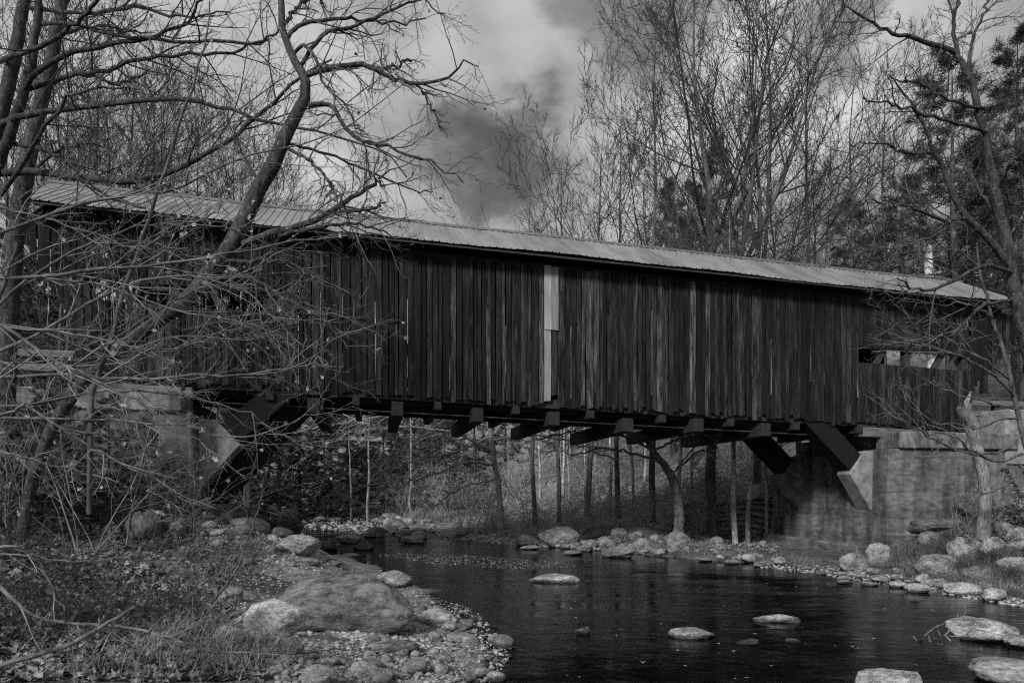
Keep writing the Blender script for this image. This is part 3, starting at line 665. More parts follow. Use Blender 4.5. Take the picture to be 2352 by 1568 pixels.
rock(2282, 2333, 1194, 1230, .6, "round dark boulder behind the snag on the right bank", GR)
rock(2316, 2380, 1205, 1244, .8, "round grey boulder at the right frame edge, upper one", GR)
rock(2312, 2376, 1235, 1272, .75, "round grey boulder at the right frame edge, lower one", GR)
rock(2100, 2213, 1268, 1328, .75, "broad grassy grey boulder on the right bank slope", GR, 530)
rock(2210, 2294, 1296, 1335, .6, "dull grey boulder half lost in grass on the right bank", GR)
rock(2294, 2380, 1273, 1318, .85, "grey boulder in weeds at the right frame edge", GR)
rock(2158, 2263, 1335, 1366, 1.3, "pale flat slab jutting over the right waterline", GR, 531, ang=.95, deep=.6)
rock(2253, 2312, 1345, 1382, 1.1, "pale rounded stone at the right waterline beside the flat slab", GR, 532)
rock(2079, 2142, 1338, 1362, 1.2, "pale low stone at the right waterline left of the flat slab", GR)
rock(2101, 2133, 1314, 1341, 1.0, "small pale upright stone on the right bank", GR)
rock(2118, 2176, 1322, 1352, 1.0, "tilted pale stone above the right waterline", GR)
for a in [(1919, 1958, 1321, 1336), (1922, 1955, 1330, 1341), (1998, 2043, 1320, 1338), (1972, 2018, 1335, 1346), (1917, 1950, 1310, 1324), (2040, 2085, 1332, 1350), (1868, 1896, 1312, 1320), (1960, 1990, 1316, 1328), (2046, 2082, 1318, 1333), (1730, 1756, 1293, 1302), (1660, 1700, 1284, 1296), (1600, 1640, 1280, 1290), (1690, 1718, 1276, 1288), (1840, 1866, 1300, 1310)]:
    rock(*a, rk.uniform(.7, 1.25), "flat grey stone in the row along the right waterline by the abutment", "flat stones along the right waterline", name="shore_stone", cat="stone")
rock(2164, 2340, 1417, 1477, 1.25, "large pale pitted boulder standing in the river at the right", GR, 533, deep=.6)
rock(2308, 2390, 1459, 1490, 1.0, "grey boulder cut by the right frame edge behind the bottom corner slabs", GR)
rock(2234, 2420, 1507, 1580, .8, "striped broad slab in the bottom right corner", GR, 534)
rock(1950, 2122, 1546, 1600, 1.3, "pale boulder cut off by the bottom edge of the frame", GR, 535)
rock(1717, 1836, 1411, 1430, 1.2, "narrow flat pale rock awash in mid river", GR, 536, deep=.5, sink=.45)
rock(1523, 1647, 1438, 1467, 1.0, "low rounded pale rock in the river below the narrow one", GR, 537, deep=.6, sink=.4)
rock(1322, 1360, 1438, 1458, .45, "small dark rock in the river near the gravel beach", GR)
rock(1690, 1752, 1470, 1482, .6, "barely awash dark rock in the lower river", GR); rock(1800, 1838, 1466, 1477, .7, "small awash rock beside the barely awash one", GR)
# stump of an uprooted tree, left bank
sp = hit(318, 1245); stump = empty("tree_stump", sp); tag(stump, "black uprooted stump on the left bank beside pale rocks", "stump")
me = rock_mesh(601, 4, .2); me.materials.clear(); me.materials.append(M_bark2); so = link("stump_body", me, stump, (0, .3, .35)); so.scale = (.42, .4, .5)
rg = R(5); P0 = np.zeros((1, 3, 3)); P0[0, :, 2] = [.1, .4, .7]; P0[0, :, 1] = .3; C1, R1 = spawn(rg, P0, np.full((1, 3), .16), 14, 6, 0, 1, 80, 20, 1.1, .3, 0, .45, .2, -.1, .3)
v, f = tubes(C1, R1, 5); link("root", mesh_np("root", v, f, M_bark2), stump)

# scattered cobbles: individuals, nearest and largest first; the rest is gravel
def scatter(rg, n, poly):
    """points inside a photo-space polygon dropped on the ground"""
    poly = np.array(poly, float); lo, hi = poly.min(0), poly.max(0); res = []
    while len(res) < n:
        q = rg.uniform(lo, hi); ins = False; j = len(poly) - 1
        for i in range(len(poly)):
            (xi, yi), (xj, yj) = poly[i], poly[j]
            if (yi > q[1]) != (yj > q[1]) and q[0] < (xj - xi) * (q[1] - yi) / (yj - yi) + xi: ins = not ins
            j = i
        if ins: res.append(q)
    return np.array(res)
Yg = np.geomspace(2.5, 150, 700)
def drop(q):
    X = (q[:, 0:1] - CX) / FOC * Yg[None]; Z = EYE - (q[:, 1:2] - HOR) * Yg[None] / FOC; g = water_or_ground(X, np.repeat(Yg[None], len(q), 0))
    below = Z <= g; i = np.where(below.any(1), below.argmax(1), 699); a = np.arange(len(q))
    return np.stack([X[a, i], Yg[i], g[a, i]], -1)
def cobbles(seed, n, poly, smin, smax, label, group, tone=(.6, 1.4)):
    rg = R(seed); p = drop(scatter(rg, n, poly))
    for q in p:
        s_ = smin * (smax / smin) ** (rg.rand() ** 1.7); o = link("cobble", SMALL[rg.randint(10)], None, (q[0], q[1], q[2] + s_ * .12))
        o.scale = (s_ / 2 * rg.uniform(.8, 1.25), s_ / 2 * rg.uniform(.7, 1.), s_ / 2 * rg.uniform(.4, .75)); o.rotation_euler = (rg.normal(0, .15), rg.normal(0, .15), rg.uniform(0, 6.28))
        c_ = rg.uniform(*tone); o.color = (c_, c_, c_, 1); tag(o, label, "cobble", group)
BEACH = [(960, 1370), (1040, 1400), (1110, 1470), (1140, 1500), (1090, 1560), (760, 1568), (700, 1500), (790, 1470), (930, 1470), (960, 1430)]
cobbles(31, 85, [(960, 1370), (1050, 1395), (1130, 1450), (1185, 1510), (1150, 1568), (760, 1568), (700, 1500), (790, 1470), (930, 1470), (960, 1430)], .09, .42, "rounded cobble on the gravel spit below the huge boulder", "cobbles on the gravel spit")
cobbles(32, 18, [(540, 1250), (640, 1270), (800, 1300), (870, 1320), (640, 1330), (560, 1380)], .07, .2, "rounded cobble on the upper gravel beach behind the huge boulder", "cobbles on the upper beach")
cobbles(33, 75, [(530, 1140), (700, 1160), (880, 1180), (1010, 1200), (980, 1240), (850, 1225), (700, 1190), (560, 1165)], .35, 1.0, "pale stone among the rapids upstream of the bridge", "stones in the rapids", (.8, 1.5))
cobbles(34, 95, [(1040, 1225), (1200, 1225), (1480, 1225), (1800, 1255), (1800, 1296), (1500, 1272), (1250, 1255), (1050, 1240)], .2, .75, "grey stone along the far shore under the bridge", "stones on the far shore")
cobbles(36, 32, [(430, 1170), (540, 1170), (640, 1220), (720, 1280), (560, 1330), (440, 1240)], .12, .5, "grey stone in the jumble between the left abutment and the beach", "stones by the left abutment")
cobbles(37, 18, [(480, 1350), (570, 1330), (640, 1440), (700, 1520), (620, 1540), (500, 1460)], .1, .3, "stone at the edge of the brush left of the huge boulder", "stones at the brush edge")
cobbles(35, 18, [(1900, 1290), (2352, 1330), (2352, 1390), (2100, 1350), (1900, 1318)], .15, .4, "small stone on the right bank above the waterline", "stones on the right bank")
def gravel(seed, n, poly, smin, smax, name, label, m=M_peb):
    rg = R(seed); p = drop(scatter(rg, n, poly))
    bm = bmesh.new(); bmesh.ops.create_icosphere(bm, subdivisions=1, radius=1.); iv = np.array([q.co[:] for q in bm.verts]); f_ = np.array([[q.index for q in fc.verts] for fc in bm.faces]); bm.free()
    s_ = smin * (smax / smin) ** (rg.rand(n) ** 2); V = iv[None] * rg.uniform(.75, 1.2, (n, len(iv), 1)) * (s_[:, None] * np.stack([rg.uniform(.8, 1.3, n), rg.uniform(.7, 1, n), rg.uniform(.4, .7, n)], -1) / 2)[:, None]
    a = rg.uniform(0, 6.28, n); c_, d = np.cos(a)[:, None], np.sin(a)[:, None]; V = np.stack([V[:, :, 0] * c_ - V[:, :, 1] * d, V[:, :, 0] * d + V[:, :, 1] * c_, V[:, :, 2]], -1) + p[:, None]
    Fc = (f_[None] + np.arange(n)[:, None, None] * len(iv)).reshape(-1, 3)
    tag(link(name, mesh_np(name, V, Fc, m)), label, None, None, "stuff")
gravel(41, 5600, [(500, 1240), (640, 1260), (870, 1305), (1000, 1370), (1090, 1400), (1175, 1490), (1150, 1568), (640, 1568), (520, 1400)], .028, .12, "gravel", "loose gravel and pebbles of the beach on the left")
gravel(44, 2200, [(420, 1170), (640, 1215), (760, 1285), (700, 1300), (500, 1300)], .04, .16, "gravel", "broken stones by the left abutment")
gravel(42, 1500, [(520, 1140), (700, 1150), (900, 1180), (1040, 1215), (1500, 1255), (1480, 1272), (1040, 1240), (700, 1215)], .12, .4, "gravel", "loose stones of the shallows and far shore")
gravel(43, 900, [(1740, 1290), (1900, 1300), (2352, 1360), (2352, 1395), (1950, 1330), (1740, 1302)], .04, .16, "gravel", "small stones along the right waterline")

# ------------------------------------------------------------------ ground cover (nobody could count it)
def leaf_litter(seed, n, poly, size, label, z=.02, flat=.45, m=M_leaf):
    rg = R(seed); p = drop(scatter(rg, n, poly)); p[:, 2] += rg.uniform(.005, z, n)
    v, f = leaves(rg, p, size, True, .5, flat); tag(link("leaf_litter", mesh_np("leaf_litter", v, f, m, False)), label, None, None, "stuff")
leaf_litter(51, 7500, [(-20, 1180), (260, 1190), (430, 1240), (520, 1330), (560, 1450), (620, 1568), (-20, 1568)], .13, "fallen leaves covering the left bank", .06, .55)
leaf_litter(52, 700, [(760, 1400), (1000, 1380), (1130, 1480), (1090, 1568), (640, 1568), (660, 1500), (900, 1480)], .10, "fallen leaves caught among the gravel", .05, .4)
leaf_litter(58, 2600, [(380, 1170), (520, 1180), (640, 1240), (560, 1330), (500, 1330), (420, 1240)], .10, "fallen leaves between the rocks by the left abutment", .05, .5)
leaf_litter(53, 5200, [(1560, 1160), (1790, 1150), (1790, 1270), (1500, 1250)], .16, "fallen leaves on the far bank left of the abutment", .05, .5)
leaf_litter(54, 3800, [(2240, 1060), (2352, 1030), (2352, 1300), (2290, 1210)], .14, "fallen leaves on the slope right of the snag", .06, .5)
leaf_litter(57, 1500, [(2010, 1270), (2352, 1300), (2352, 1370), (2100, 1330)], .10, "fallen leaves among grass on the right bank", .06, .5)
leaf_litter(55, 800, [(860, 1274), (1000, 1270), (1290, 1290), (1330, 1302), (1180, 1308), (1000, 1296)], .10, "pale leaf flakes standing in for sun glints on the pool under the bridge", .008, .06, M_dleaf)  # flat pale flakes on the water imitate glints of sun
leaf_litter(56, 70, [(1000, 1330), (1340, 1300), (2300, 1390), (2300, 1560), (1160, 1560)], .06, "scattered leaves drifting on the river", .01, .08, M_dleaf)
def grass(seed, ntuft, per, poly, h, w, spread, label, lean=.7):
    rg = R(seed); p = drop(scatter(rg, ntuft, poly)); p = p[p[:, 2] > wlevel(p[:, 1]) + .01]
    q = np.repeat(p, per, 0); q[:, :2] += rg.normal(0, spread, (len(q), 2)); q[:, 2] = G(q[:, 0], q[:, 1]) - .02
    v, f = blades(rg, q, h, w, lean); tag(link("grass", mesh_np("grass", v, f, M_grass, False)), label, None, None, "stuff")
grass(61, 60, 12, [(330, 1480), (560, 1460), (640, 1500), (640, 1568), (150, 1568)], .5, .010, .07, "dry arching grass at the bottom left of the bank", 1.2)
grass(62, 190, 40, [(2000, 1285), (2130, 1260), (2352, 1290), (2352, 1390), (2200, 1345), (2060, 1325)], .36, .009, .12, "dry grass among the boulders on the right bank", .9)
grass(63, 150, 26, [(1040, 1200), (1250, 1190), (1540, 1220), (1780, 1225), (1860, 1300), (1600, 1278), (1480, 1250), (1200, 1228), (1050, 1225)], .3, .012, .22, "pale grass along the far shore under the bridge", .8)
grass(64, 110, 30, [(640, 1160), (1000, 1180), (1010, 1200), (700, 1165)], .6, .02, .4, "pale grass beside the rapids", .6)
grass(66, 90, 24, [(430, 1200), (560, 1220), (660, 1255), (600, 1300), (520, 1330)], .22, .008, .1, "short dry grass at the top of the gravel beach", .9)
grass(65, 70, 25, [(240, 1200), (520, 1260), (560, 1400), (480, 1430)], .2, .006, .1, "short grass among the stones of the left bank", 1.)

# ------------------------------------------------------------------ trees
def add_tubes(parts, C, Rd, S): parts.append(tubes(C, Rd, S))
def bare_proto(seed, H, r0, n1=20, up=.10, ang=38, m2=6, m3=5, m4=3, t0=.25, ln1=.42, fork=False, wander=.05):
    rg = R(seed); K = 11; u = np.linspace(0, 1, K)
    P = np.zeros((1, K, 3)); P[0, :, 2] = u * H; P[0, :, 0] = np.cumsum(rg.normal(0, .012, K)) * H * .5; P[0, :, 1] = np.cumsum(rg.normal(0, .012, K)) * H * .5; P[:, :, :2] -= P[:, :1, :2]
    P[0, 0, 2] = -.3
    Rr = (r0 * (1 - .93 * u ** .9))[None]
    if fork:
        C0, R0 = spawn(rg, P, Rr, 3, 9, .22, .5, 22, 5, .75, .15, .2, .8, .1, .10, .05); st, sr = [tubes(P, Rr, 7), tubes(C0, R0, 6)], None
        C1, R1 = spawn(rg, C0, R0, 12, 7, .15, .97, ang, 8, .38, .3, .55, .5, .2, up, wander)
        C1b, R1b = spawn(rg, P, Rr, n1, 7, t0, .99, ang, 8, ln1, .25, .6, .45, .2, up, wander); C1 = np.concatenate([C1, C1b]); R1 = np.concatenate([R1, R1b])
    else:
        st = [tubes(P, Rr, 7)]; C1, R1 = spawn(rg, P, Rr, n1, 7, t0, .99, ang, 8, ln1, .25, .6, .45, .2, up, wander)
    C2, R2 = spawn(rg, C1, R1, m2, 5, .2, 1., 36, 10, .42, .3, .5, .55, .3, up * .9, .08, .009)
    C3, R3 = spawn(rg, C2, R2, m3, 4, .2, 1., 36, 12, .48, .3, .4, .6, .4, up * .8, .09, .0068)
    C4, R4 = spawn(rg, C3, R3, m4, 3, .25, 1., 36, 12, .5, .3, .3, .7, .5, up, .09, .0055)
    tw = [tubes(C1, R1, 5), tubes(C2, R2, 4), tubes(C3, R3, 3), tubes(C4, R4, 3)]
    a = mesh_np("trunk", *merge(st), M_bark2); b = mesh_np("crown", *merge(tw), M_twigd)
    return a, b, H
BARE = [bare_proto(701, 20, .20, 16, .09, 44, fork=True, ln1=.45), bare_proto(702, 18, .15, 17, .08, 44, ln1=.5, wander=.09), bare_proto(703, 16, .13, 15, .07, 48, ln1=.48, wander=.1, t0=.35), bare_proto(704, 19, .17, 16, .08, 46, fork=True, ln1=.45), bare_proto(705, 14, .10, 13, .09, 42, ln1=.45, wander=.1, t0=.3), bare_proto(706, 15, .12, 15, .04, 58, t0=.35, ln1=.5, wander=.11)]
M_barkg = mat("grey_bark", .38, .4, 1.6, 8., (1, 1, .4), bump=.8, big=(.7, .55, 1.4), bdist=.03)  # paled copy of the dark bark, standing in for light behind the bridge
GREY = []
for a_, b_, h_ in BARE:
    m_ = a_.copy(); m_.materials.clear(); m_.materials.append(M_barkg); c_ = b_.copy(); c_.materials.clear(); c_.materials.append(M_twigm); GREY.append((m_, c_, h_))
def conifer_proto(seed, H, r0, nb, m, needle, droop, width, nwid, t0=.12, pine=True):
    rg = R(seed); K = 8; u = np.linspace(0, 1, K); P = np.zeros((1, K, 3)); P[0, :, 2] = u * H; P[0, 0, 2] = -.3; P[0, :, 0] = np.cumsum(rg.normal(0, .006, K)) * H * .4; Rr = (r0 * (1 - .94 * u))[None]
    C1, R1 = spawn(rg, P, Rr, nb, 6, t0, .99, 80 if pine else 88, 9, width, .35, .82, .35, .25, .06 if pine else droop, .05, .008)
    C2, R2 = spawn(rg, C1, R1, 9, 4, .2, 1., 48, 10, .42, .3, .5, .5, .4, .05 if pine else droop, .06, .005, flat=.6)
    k = 5; n2 = len(C2); f = rg.uniform(.15, 1, (n2, k)) * 2.999; i = f.astype(int); w = (f - i)[..., None]; idx = np.arange(n2)[:, None]
    pts = (C2[idx, i] * (1 - w) + C2[idx, i + 1] * w).reshape(-1, 3); ax = unit(C2[idx, i + 1] - C2[idx, i]).reshape(-1, 3)
    q = 9; pts = np.repeat(pts, q, 0) + rg.normal(0, needle * .25, (len(pts) * q, 3)); ax = np.repeat(ax, q, 0)
    d = unit(ax * (.5 if pine else .3) + rg.normal(0, .7, ax.shape) * np.array([1, 1, .8 if pine else .35])); sd = unit(np.cross(d, rg.normal(size=d.shape))) * nwid / 2; e = d * (needle * rg.uniform(.6, 1.2, (len(d), 1)))
    V = np.stack([pts - sd, pts + sd, pts + e + sd * .35, pts + e - sd * .35], 1).reshape(-1, 3); Fq = np.arange(len(V)).reshape(-1, 4)
    a = mesh_np("trunk", *merge([tubes(P, Rr, 7), tubes(C1, R1, 4), tubes(C2, R2, 3)]), M_bark2); b = mesh_np("crown", V, Fq, M_need if pine else M_hem, False)
    return a, b, H
PINE = [conifer_proto(801, 18, .24, 62, 9, .26, 0, .26, .03, .18), conifer_proto(802, 20, .26, 70, 9, .26, 0, .24, .03, .22)]
HEML = [conifer_proto(811, 9, .13, 60, 9, .15, -.05, .34, .035, .06, False), conifer_proto(812, 3.0, .04, 40, 9, .07, -.04, .42, .014, .08, False)]
tr_r = R(77)
def tree(proto, x, ytop, Y, label, group, cat="tree", name="bare_tree", wide=1., lean=0., Xw=None, Hh=None):
    X = (x - CX) / FOC * Y if Xw is None else Xw; z = float(G(X, Y)); H = EYE + (HOR - ytop) * Y / FOC - z if Hh is None else Hh
    k = H / proto[2]; ro = empty(name, (X, Y, z), tr_r.uniform(0, 6.28)); ro.scale = (k * wide, k * wide, k); ro.rotation_euler[0] = lean
    link("trunk", proto[0], ro); link("crown", proto[1], ro); tag(ro, label, cat, group); return ro
GB = "bare trees behind the bridge"
tree(BARE[0], 1640, -60, 31, "tallest forked bare tree rising behind the middle of the roof", GB, lean=.02, wide=1.1)
tree(BARE[3], 1740, -20, 34, "second tall bare tree just right of the tallest forked one", GB, wide=1.0)
for i, (x, yt, Y, w_) in enumerate([(1500, 90, 32, .9), (1420, 235, 34, .9), (1350, 300, 36, .95), (1285, 360, 37, .95), (1230, 430, 36, .95), (1840, 60, 34, .9), (1935, 130, 37, .9), (2030, 170, 38, .95), (1590, 300, 40, .9), (1700, 280, 40, .9), (1480, 340, 42, .9), (1790, 260, 40, .9), (1890, 250, 42, .9), (2240, 120, 37, .9)]):
    tree(BARE[[1, 2, 1, 4, 2, 5, 5][i % 7]], x, yt, Y, "slender bare tree in the row behind the right half of the roof", GB, wide=w_, lean=tr_r.normal(0, .03))
for i, (x, yt, Y) in enumerate([(20, 60, 34), (90, 130, 37), (150, 40, 38), (210, 150, 36), (260, 90, 40), (300, 210, 38), (350, 180, 42), (390, 250, 40), (440, 260, 42), (480, 330, 40), (530, 300, 44), (570, 380, 42), (640, 400, 46), (120, 250, 33), (240, 280, 34), (330, 320, 34), (420, 380, 36)]):
    tree(BARE[[1, 2, 4, 1, 2][i % 5]], x, yt, Y, "slender bare tree behind the left half of the roof", "bare trees behind the left half", lean=tr_r.normal(0, .03))
for i in range(34):
    Y = tr_r.uniform(31, 62); x = tr_r.uniform(-120, 480)
    tree(GREY[[1, 2, 4, 5][i % 4]], x, 0, Y, "slender bare tree in the woods beyond the left bridge end", "woods beyond the left end", Hh=tr_r.uniform(8, 14), lean=tr_r.normal(0, .03))
for i in range(70):                                    # woods seen under the bridge and over its right end
    Y = tr_r.uniform(38, 85); x = tr_r.uniform(480, 2400); H = tr_r.uniform(9, 15)
    X = (x - CX) / FOC * Y
    if np.interp(Y, LEFT[:, 1], LEFT[:, 0]) - 1.5 < X < np.interp(Y, RIGHT[:, 1], RIGHT[:, 0]) + 1.5: continue
    z = float(G(X, Y))
    if 690 < x < 1200: H = min(H, EYE + (HOR - 560) * Y / FOC - z)
    tree(GREY[tr_r.randint(1, 6)], x, 0, Y, "slender bare tree deep in the woods beyond the bridge", "woods beyond the bridge", Hh=max(H, 5), lean=tr_r.normal(0, .03))
for x, Y, w_, H in [(1560, 30.5, 1.1, 13), (1690, 29, 1.2, 14), (1718, 30, 1.1, 13), (1455, 33, .9, 12), (1400, 35, 1., 12), (1345, 36, .9, 11), (1640, 33, 1., 13), (1760, 31, .9, 12), (1290, 38, 1.2, 11), (845, 46, 1.2, 11), (806, 47, 1., 11), (1240, 40, 1., 11), (1590, 36, 1., 12), (1480, 40, 1.2, 12)]:
    tree(GREY[1 if w_ > 1.05 else 2], x, 0, Y, "straight grey trunked tree standing on the far bank below the bridge", "trunks on the far bank", Hh=H, wide=w_, lean=tr_r.normal(0, .02))
GP = "pines behind the bridge"
for x, yt, Y, lb, pi, w_ in [(2185, 150, 34, "big dark pine rising behind the right end of the bridge", 0, 1.15), (2330, 70, 36, "tall dark pine at the upper right frame edge", 1, 1.), (2260, 330, 40, "shorter pine between the two big right hand pines", 0, 1.1), (1625, 345, 43, "dark pine behind the tallest forked bare tree", 0, 1.0), (1545, 430, 46, "low pine at the left of the pines behind the roof", 1, 1.), (2075, 400, 42, "dark pine left of the big right hand pine", 1, 1.1), (1960, 450, 48, "low pine half hidden by slender bare trunks", 0, 1.1), (2352, 330, 31, "pine bough tree at the right frame edge above the roof end", 0, 1.1)]:
    tree(PINE[pi], x, yt, Y, lb, GP, name="pine_tree", wide=w_)
for x, Y, H in [(560, 44, 9), (620, 46, 9), (690, 50, 10), (745, 48, 8), (800, 55, 11), (880, 52, 9), (950, 50, 10), (1020, 47, 8), (1090, 52, 10), (1160, 55, 10), (640, 60, 12), (760, 66, 13), (900, 70, 13), (1000, 66, 12), (1300, 58, 11), (1420, 62, 12), (1560, 60, 12), (1680, 64, 12), (1800, 60, 12), (500, 52, 11)]:
    tree(HEML[0], x, 0, Y, "dark hemlock in the shadowed woods under the bridge", "hemlocks beyond the bridge", name="hemlock_tree", Hh=H, wide=1.1)
for x, Y, H in [(-10, 33, 11), (45, 36, 12), (100, 34, 9), (160, 38, 11), (215, 36, 9), (20, 42, 14)]:
    tree(HEML[0], x, 0, Y, "dark hemlock beyond the left end of the bridge", "hemlocks beyond the left end", name="hemlock_tree", Hh=H, wide=1.1)
for x, yb, H in [(40, 1190, 2.0), (150, 1180, 2.6), (250, 1172, 3.0), (90, 1225, 1.5), (330, 1172, 2.4), (200, 1210, 1.6), (-20, 1180, 2.8), (110, 1175, 3.2), (300, 1190, 1.7), (20, 1215, 1.6), (390, 1185, 1.5)]:
    p = hit(x, yb); tree(HEML[1], 0, 0, p[1], "small feathery hemlock sapling on the left bank", "hemlock saplings on the left bank", name="hemlock_sapling", Xw=p[0], Hh=H)

# shrubs: sprays of fine stems
def shrub_proto(seed, nst, H, r0, spread, m=M_twig, leafn=0, droop=-.02, m2=6, m3=3, lsize=.06, rm=.0034, lm=None):
    rg = R(seed); K = 8; P = np.zeros((nst, K, 3)); az = rg.uniform(0, 6.28, nst); el = np.radians(rg.uniform(90 - spread, 88, nst))
    d = np.stack([np.cos(az) * np.cos(el), np.sin(az) * np.cos(el), np.sin(el)], -1); P[:, 0, :2] = rg.normal(0, .12, (nst, 2)); P[:, 0, 2] = -.1; ln = H * rg.uniform(.55, 1.15, nst) / (K - 1)
    for q in range(1, K):
        d = unit(d + rg.normal(0, .10, d.shape) + np.array([0, 0, droop * 3])); P[:, q] = P[:, q - 1] + d * ln[:, None]
    Rr = r0 * rg.uniform(.5, 1.1, (nst, 1)) * (1 - .8 * np.linspace(0, 1, K))[None]
    C2, R2 = spawn(rg, P, Rr, m2, 7, .2, 1., 38, 14, .38, .4, .4, .6, .35, droop * 2, .15, rm)
    C3, R3 = spawn(rg, C2, R2, m3, 5, .2, 1., 40, 14, .45, .4, .3, .7, .4, droop * 2, .17, rm * .8)
    me = mesh_np("stems", *merge([tubes(P, Rr, 5), tubes(C2, R2, 3), tubes(C3, R3, 3)]), m); lf = None
    if leafn:
        e = C3[rg.randint(0, len(C3), leafn), rg.randint(1, 4, leafn)]; lf = mesh_np("leaves", *leaves(rg, e, lsize, True, .6), lm or M_dleaf, False)
    return me, lf, H
SHR = [shrub_proto(901, 7, 3.0, .013, 45, M_twigm, m2=5, m3=2), shrub_proto(902, 6, 3.4, .016, 55, M_twigm, leafn=40, lsize=.11, m2=5, m3=3), shrub_proto(903, 7, 2.4, .012, 50, m2=5, m3=2), shrub_proto(904, 7, 3.2, .015, 48, M_twigm, 30, lsize=.10, m2=5),
       shrub_proto(905, 22, 2.2, .012, 26, M_twigf, 420, m2=4, lsize=.075), shrub_proto(906, 18, 2.6, .013, 22, M_twigf, 260, m2=4, lsize=.075), shrub_proto(907, 30, .7, .004, 55, M_twigd, 150, m2=4, m3=2, lsize=.06, rm=.002, lm=M_leafd)]
def shrub(proto, p, H, label, group, name="bare_shrub", wide=1., rx=0., ry=0.):
    k = H / proto[2]; ro = empty(name, p, tr_r.uniform(0, 6.28)); ro.scale = (k * wide, k * wide, k)
    link("stems", proto[0], ro)
    if proto[1]: link("leaves", proto[1], ro)
    tag(ro, label, "shrub", group); return ro
for x, Y, H, k in [(60, 13, 4.0, 1), (200, 14.5, 4.2, 2), (320, 15.5, 4.2, 0), (430, 16.5, 3.6, 1), (120, 16, 4.6, 3), (-70, 12, 4, 1)]:
    X = (x - CX) / FOC * Y; shrub(SHR[k], (X, Y, float(G(X, Y))), H, "bare twiggy shrub in the thicket before the left end of the bridge", "thicket of shrubs on the left bank")
for i in range(100):
    x = tr_r.uniform(1010, 1790) if i < 46 else tr_r.uniform(560, 1790); Y = tr_r.uniform(30, 37) if i < 46 else tr_r.uniform(37, 54); X = (x - CX) / FOC * Y
    if np.interp(Y, LEFT[:, 1], LEFT[:, 0]) - 1 < X < np.interp(Y, RIGHT[:, 1], RIGHT[:, 0]) + 1.0 or X < -24: continue
    shrub(SHR[4 + i % 2], (X, Y, float(G(X, Y))), tr_r.uniform(1.2, 2.6) * (1 if i < 46 else 1.6), "upright leafy bush on the far bank under the bridge", "bushes on the far bank", "leafy_bush")
for i in range(24):
    p = drop(scatter(tr_r, 1, [(0, 1200), (420, 1220), (540, 1380), (560, 1460), (100, 1500), (0, 1450)]))[0]
    shrub(SHR[6], tuple(p), tr_r.uniform(.35, .9), "low leafy undergrowth plant on the left bank", "undergrowth on the left bank", "low_shrub")
for i in range(9):
    p = drop(scatter(tr_r, 1, [(2060, 1260), (2352, 1270), (2352, 1370), (2200, 1340)]))[0]
    shrub(SHR[6], tuple(p), tr_r.uniform(.3, .6), "low weedy shrub among the right bank boulders", "weeds on the right bank", "low_shrub")

# named foreground trees, limb by limb
def limb_tree(name, label, cat, stems, limbs, mat_st, mat_tw, tw, seed, root=None, group=None, nleaf=0, lsize=.09, tw2=None):
    for q in stems[:1]:
        p = Wp(*q[0][:3]); gap = p[2] - float(G(p[0], p[1]))
        if .02 < gap < 5: q.insert(0, (q[0][0], HOR - (float(G(p[0], p[1])) - .15 - EYE) * FOC / q[0][2], q[0][2], q[0][3] * 1.12))
    rg = R(seed); S_ = [limb(q, 26, .0014 * q[0][2], rg) for q in stems]; B_ = [limb(q, 22, .0032 * q[0][2] ** .9, rg) for q in limbs]
    base = np.array(S_[0][0][0, 0]) if root is None else np.array(root)
    ro = empty(name, tuple(base)); tag(ro, label, cat, group)
    for P, r in S_:
        v, f = tubes(P - base, r, 9); link("trunk", mesh_np("trunk", v, f, mat_st), ro)
    cr = []
    for P, r in B_:
        v, f = tubes(P - base, r, 7); link("limb", mesh_np("limb", v, f, mat_st), ro); cr.append((P, r))
    Pa = np.concatenate([c_[0] for c_ in cr]); Ra = np.concatenate([c_[1] for c_ in cr]); parts = []
    C1, R1 = spawn(rg, Pa, np.minimum(Ra, .03), **tw); parts.append(tubes(C1, R1, 4))
    t2 = dict(m=6, K=5, t0=.15, ang=42, angj=14, ln=.42, lnj=.4, fall=.4, rad=.6, tip=.4, up=.0, wander=.16, rmin=.0022); t2.update(tw2 or {})
    C2, R2 = spawn(rg, C1, R1, **t2); parts.append(tubes(C2, R2, 3))
    t3 = dict(t2); t3.update(m=4, K=4, ln=.42, rmin=.0018); C3, R3 = spawn(rg, C2, R2, **t3); parts.append(tubes(C3, R3, 3))
    v, f = merge(parts); link("crown", mesh_np("crown", v - base, f, mat_tw), ro)
    if nleaf:
        e = C3[rg.randint(0, len(C3), nleaf), 3] - base; v, f = leaves(rg, e, lsize, True, .7); link("leaves", mesh_np("leaves", v, f, M_dleaf, False), ro)
D = 12.
g0 = hit(250, 1205)
